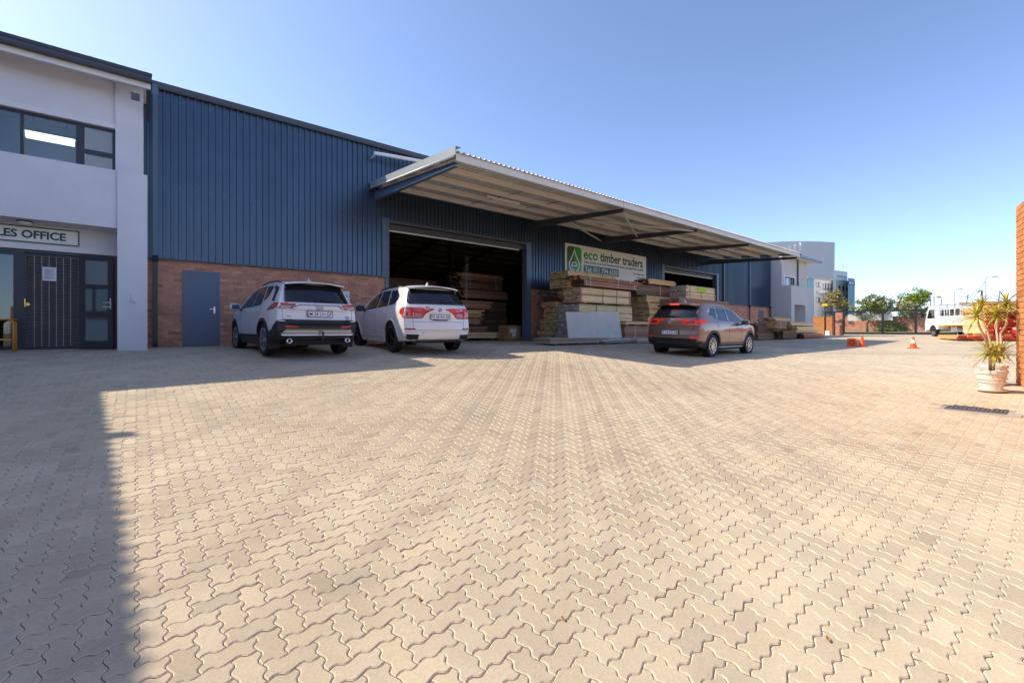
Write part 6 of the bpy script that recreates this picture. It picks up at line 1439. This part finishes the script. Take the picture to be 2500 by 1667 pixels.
mb.build('foliage', L_hedge, hd)
brickwall('unseen low red brick wall added behind the viewpoint to fill the reflections', (-6, -12), (34, -11), gz(8, -8) - .3, 1.9, M_brick, M_mortar)  # added out of view so reflections meet brick instead of bare horizon
# grassy bank beyond the wall
mb = MB(); A_ = [at_depth(px, 0, 84) for px in (1960, 2060, 2160, 2260, 2400)]
mb.v = [(p.x, p.y, .4) for p in A_] + [(at_depth(px, 0, 100).x, at_depth(px, 0, 100).y, 2.6) for px in (1960, 2060, 2160, 2260, 2400)]
mb.f = [(i, i + 1, 6 + i, 5 + i) for i in range(4)]; mb.m = [0] * 4
o = mb.build('grass_bank', pmat('bank_grass', (.13, .15, .035), rough=.95, var=.35, scale=1.5, hue=None), None, fix=True); o['kind'] = 'structure'
# lamp posts, camera mast, electric fence, cable
M_pole = pmat('grey_pole', (.36, .37, .39), rough=.5, var=.05)
def lamp(label, px, ptop, d, arm):
    b = gpt(px, d); e_ = empty('street_lamp', b); tag(e_, label, 'street lamp', 'street lamps beyond the wall'); h = at_depth(px, ptop, d).z - b.z
    MB().tube([(0, 0, 0), (0, 0, h)], [.09, .05], 8).build('pole', M_pole, e_, True)
    MB().tube([(0, 0, h - .05), (SA * .25, -CA * .25, h + .1), (SA * arm, -CA * arm, h + .18)], .035, 6).build('arm', M_pole, e_, True)
    M9 = Matrix.Translation((SA * (arm + .25), -CA * (arm + .25), h + .2)) @ Matrix.Rotation(atan2(-CA, SA), 4, 'Z'); MB().tbox(M9, .75, .22, .10).build('lamp_head', M_pvc, e_)
    return b + Vector((0, 0, h - .3))
t1 = lamp('shorter street lamp with pale arm above the truck', 2330, 709, 62, .5); t2 = lamp('taller street lamp with pale arm above the spiky plants', 2406, 680, 50, .7)
cb_ = empty('overhead_cable', t1); tag(cb_, 'thin cable slung between the two street lamps', 'cable')
P_ = []
for k in range(17): t = k / 16; p = t1.lerp(t2, t) - t1; p.z -= 1.1 * 4 * t * (1 - t); P_.append(p)
MB().tube(P_, .025, 5).build('cable', M_dark, cb_)
b = gpt(2397, 43); mast = empty('camera_mast', b); tag(mast, 'dark pole with a white security camera above the brick wall', 'security camera'); h = at_depth(2397, 711, 43).z - b.z
MB().tube([(0, 0, 0), (0, 0, h)], .07, 8).build('pole', pmat('mauve_pole', (.16, .13, .20), rough=.5, var=.1), mast, True)
MB().tbox(Matrix.Translation((-SA * .15, CA * .15, h + .06)) @ Matrix.Rotation(atan2(CA, -SA), 4, 'Z'), .42, .13, .13).build('camera', M_pvc, mast); MB().tbox(Matrix.Translation((-SA * .3, CA * .3, h - .05)), .14, .14, .10).build('lens', M_black, mast)
M_el = pmat('electric_fence_post', (.13, .03, .07), rough=.6, var=.1)
for i, (px, yb, yt, lean, lab) in enumerate(((2272, 748, 722, -2, 'leftmost electric fence bracket beside the truck cab'), (2280, 748, 723, 0, 'electric fence bracket second from the left'), (2296, 748, 727, 3, 'electric fence bracket by the yellow plate'), (2358, 741, 719, 5, 'electric fence bracket above the truck tray'), (2435, 745, 711, 6, 'rightmost electric fence bracket above the red-ended timber'))):
    d = 34.0 if i > 2 else 38.0; p0, p1 = at_depth(px, yb + 6, d), at_depth(px + lean, yt, d)
    e_ = empty('fence_bracket', p0); tag(e_, lab, 'fence bracket', 'electric fence brackets'); v = p1 - p0
    MB().bar((0, 0, 0), v, .045, .045).build('post', M_el, e_)
    for k in range(6): q = v * (.3 + .13 * k); MB().lathe([(0, -.02), (.035, -.02), (.035, .02), (0, .02)], 6, Matrix.Translation(q + Vector((SA * .05, -CA * .05, 0)))).build('insulator', M_el, e_)
p = at_depth(2292, 725, 37); yp = empty('warning_plate', p); tag(yp, 'yellow warning plate on the electric fence above the truck', 'warning sign'); MB().tbox(Matrix.Rotation(atan2(-CA, SA), 4, 'Z'), .36, .02, .17).build('plate', M_yellow, yp)
# blue banner-coloured roof and flag far off
p = at_depth(2194, 738, 90); fg = empty('orange_flag', p - Vector((0, 0, 3))); tag(fg, 'slanting orange feather flag between the trees', 'flag')
MB().tube([(0, 0, 0), (0, 0, 2), (SA * .3, -CA * .3, 4)], .04, 6).build('pole', M_pole, fg, True); MB().prism([(-SA * .9, CA * .9, 1.2), (SA * .35, -CA * .35, 4.0), (SA * .8, -CA * .8, 4.2), (-SA * .1, CA * .1, 1.2)], (.02, .02, 0)).build('cloth', M_orange, fg, fix=True)

# white office block with the barrel-roofed hall behind it
DB = 105.0
def fp(px, py, d=DB): return at_depth(px, py, d)
M_hall = pmat('hall_wall', (.60, .61, .63), rough=.9, var=.04, scale=.2); M_offw = pmat('white_block_wall', (.70, .70, .72), rough=.9, var=.04, scale=.3); M_blue = pmat('blue_panel', (.17, .36, .50), rough=.7, var=.05, scale=.2); M_tanp = pmat('tan_panel', (.42, .38, .34), rough=.9, var=.05)
hall = empty('barrel_roof_hall', fp(1960, HY, 125)); tag(hall, 'large pale grey hall with a curved roof line behind the end office', 'building')
hv = []
for k in range(13):
    t = k / 12; px = lerp(1840, 2038, t); py = 600 - 4 * ((px - 1955) ** 2) / 3000 * .85 - 11 + ((px - 1955) ** 2) / 650; hv.append(fp(px, py, lerp(112, 126, t)))
gnd_ = [Vector((p.x, p.y, 0)) for p in (fp(2036, HY, 126), fp(1840, HY, 112))]
back = Vector((40, 45, 0)); ob(MB().prism(hv + gnd_, back), 'hall_body', M_hall, hall, fix=True)
for k in range(5):
    p = fp(1900 + k * 13, 606 - k * 3.2, lerp(116.2, 119.9, k / 4) - .4); ob(MB().bar(p + Vector((0, 0, -9)), p, .7, .35), 'rib', M_plast2, hall)
blk = empty('white_office_block', fp(2030, HY, 100)); tag(blk, 'white three-storey office block with blue side panel beyond the wall', 'building')
# facade frame: from (1972) to (2031): set back part, then the taller front part and the blue fin
def facade(parent, pa, pb, da, db, ytop_a, m, depth, nm):
    a, b_ = fp(pa, HY, da), fp(pb, HY, db); zt = fp(pa, ytop_a, da).z; dv = (b_ - a); n_ = Vector((-dv.y, dv.x, 0)).normalized()
    if n_.dot(Vector((CA, SA, 0))) < 0: n_ = -n_
    ex = Vector(((a + b_) / 2)[:2] + (0,)).normalized()
    ob(MB().prism([(a.x, a.y, 0), (b_.x, b_.y, 0), (b_.x, b_.y, zt), (a.x, a.y, zt)], ex * depth), nm, m, parent, fix=True)
    dn = dv.copy(); dn.z = 0; Lf = dn.length; dn.normalize()
    return a, dn, Lf, n_, zt
def fwin(parent, fr, u0, u1, z0, z1, bars=2):
    a, dn, Lf, n_, zt = fr
    def q(u, z, o_): p = a + dn * (u * Lf) - n_ * o_; return Vector((p.x, p.y, z))
    w_ = ob(MB().prism([q(u0, z0, .02), q(u1, z0, .02), q(u1, z1, .02), q(u0, z1, .02)], -n_ * .05), 'window', pmat('far_frame', (.05, .05, .06), var=0), parent, fix=True)
    for k in range(bars):
        s0, s1 = lerp(u0, u1, k / bars) + .004, lerp(u0, u1, (k + 1) / bars) - .004
        ob(MB().prism([q(s0, z0 + .1, .08), q(s1, z0 + .1, .08), q(s1, z1 - .1, .08), q(s0, z1 - .1, .08)], -n_ * .03), 'pane', pmat('far_pane', (.10, .12, .15), rough=.1, var=0, spec=.8) if k % 2 else M_plast2, w_, fix=True)
f1 = facade(blk, 1970, 2034, 98, 103, 679, M_offw, 12, 'rear_wing_wall')
zf = lambda py, d: fp(2000, py, d).z
for (u0, u1, pz0, pz1, n) in ((.33, .50, 702, 691, 3), (.60, .93, 706, 692, 6), (.33, .47, 739, 727, 2), (.62, .74, 740, 729, 2)): fwin(blk, f1, u0, u1, zf(pz0, 101), zf(pz1, 101), n)
a, dn, Lf, n_, zt = f1
def fq(u, z, o_): p = a + dn * (u * Lf) - n_ * o_; return Vector((p.x, p.y, z))
ob(MB().prism([fq(.02, 0, .05), fq(.22, 0, .05), fq(.22, zt + .1, .05), fq(.02, zt + .1, .05)], -n_ * .15), 'blue_column', M_blue, blk, fix=True)
ob(MB().prism([fq(0, zt, .0), fq(1, zt, .0), fq(1, zt + .2, .0), fq(0, zt + .2, .0)], -n_ * .3), 'parapet', M_tanp, blk, fix=True)
for u in (.34, .42, .50, .58): ob(MB().prism([fq(u, zf(717, 101), .2), fq(u + .06, zf(717, 101), .2), fq(u + .06, zf(711, 101), .2), fq(u, zf(711, 101), .2)], -n_ * .5), 'air_conditioner', M_plast2, blk, fix=True)
f2 = facade(blk, 2034, 2069, 94, 97, 659, M_offw, 14, 'front_wing_wall')
z2 = lambda py: fp(2050, py, 94).z
for k in range(3):
    u0 = .22 + k * .27; a2, dn2, L2_, n2, zt2 = f2
    def f2q(u, z, o_): p = a2 + dn2 * (u * L2_) - n2 * o_; return Vector((p.x, p.y, z))
    ob(MB().prism([f2q(u0, 0, .02), f2q(u0 + .20, 0, .02), f2q(u0 + .20, z2(683), .02), f2q(u0, z2(683), .02)], -n2 * .25), 'tan_panel', M_tanp, blk, fix=True)
    ob(MB().prism([f2q(u0 + .05, z2(709), .28), f2q(u0 + .15, z2(709), .28), f2q(u0 + .15, z2(696), .28), f2q(u0 + .05, z2(696), .28)], -n2 * .05), 'window', M_cgl, blk, fix=True)
for (u0, u1) in ((.25, .65), (.72, .90)): ob(MB().prism([f2q(u0, z2(675), .02), f2q(u1, z2(675), .02), f2q(u1, z2(671), .02), f2q(u0, z2(671), .02)], -n2 * .08), 'louvre', M_tanp, blk, fix=True)
f3 = facade(blk, 2070, 2087, 93, 95, 678, M_blue, 10, 'blue_wing_wall'); a3, dn3, L3, n3, zt3 = f3
def f3q(u, z, o_): p = a3 + dn3 * (u * L3) - n3 * o_; return Vector((p.x, p.y, z))
z3 = lambda py: fp(2078, py, 91).z
ob(MB().prism([f3q(.06, z3(692), .02), f3q(.96, z3(692), .02), f3q(.96, z3(683), .02), f3q(.06, z3(683), .02)], -n3 * .08), 'sign_panel', pmat('sign_navy', (.10, .13, .30), var=0), blk, fix=True)
for k in range(3): ob(MB().prism([f3q(.42, z3(686 + k * 2) - .03, .11), f3q(.85 - .1 * (k % 2), z3(686 + k * 2) - .03, .11), f3q(.85 - .1 * (k % 2), z3(686 + k * 2) + .05, .11), f3q(.42, z3(686 + k * 2) + .05, .11)], -n3 * .02), 'sign_line', M_white, blk, fix=True)
ob(MB().prism([f3q(.12, z3(690), .11), f3q(.34, z3(690), .11), f3q(.34, z3(685), .11), f3q(.12, z3(685), .11)], -n3 * .02), 'sign_symbol', M_white, blk, fix=True)
p = fp(2058, 659, 95); ob(MB().tube([p, p + Vector((0, 0, .75))], .04, 5).tbox(Matrix.Translation(p + Vector((0, 0, .85))), .25, .25, .22), 'roof_mast', M_pole, blk)
# car park fence panels on the street side and a distant parked car roof
wf2 = empty('palisade_fence', at_depth(2080, 790, 80)); tag(wf2, 'pale palisade fence on the bank below the office block', 'fence')
for px in range(1985, 2262, 9):
    p = at_depth(px, 0, 82) - at_depth(2080, 790, 80); q = Vector((p.x, p.y, .3)); MB().box(q.x - .03, q.y - .03, q.z - 1.5, q.x + .03, q.y + .03, q.z + 1.2).build('post', M_pole, wf2)
for z in (.4, 1.2):
    a = at_depth(1985, 0, 82) - at_depth(2080, 790, 80); b = at_depth(2260, 0, 82) - at_depth(2080, 790, 80); MB().bar((a.x, a.y, z), (b.x, b.y, z), .05, .06).build('rail', M_pole, wf2)
print('objects', len(bpy.data.objects), 'tris', sum(len(m.polygons) for m in bpy.data.meshes), 'pavers', N_PAVERS)
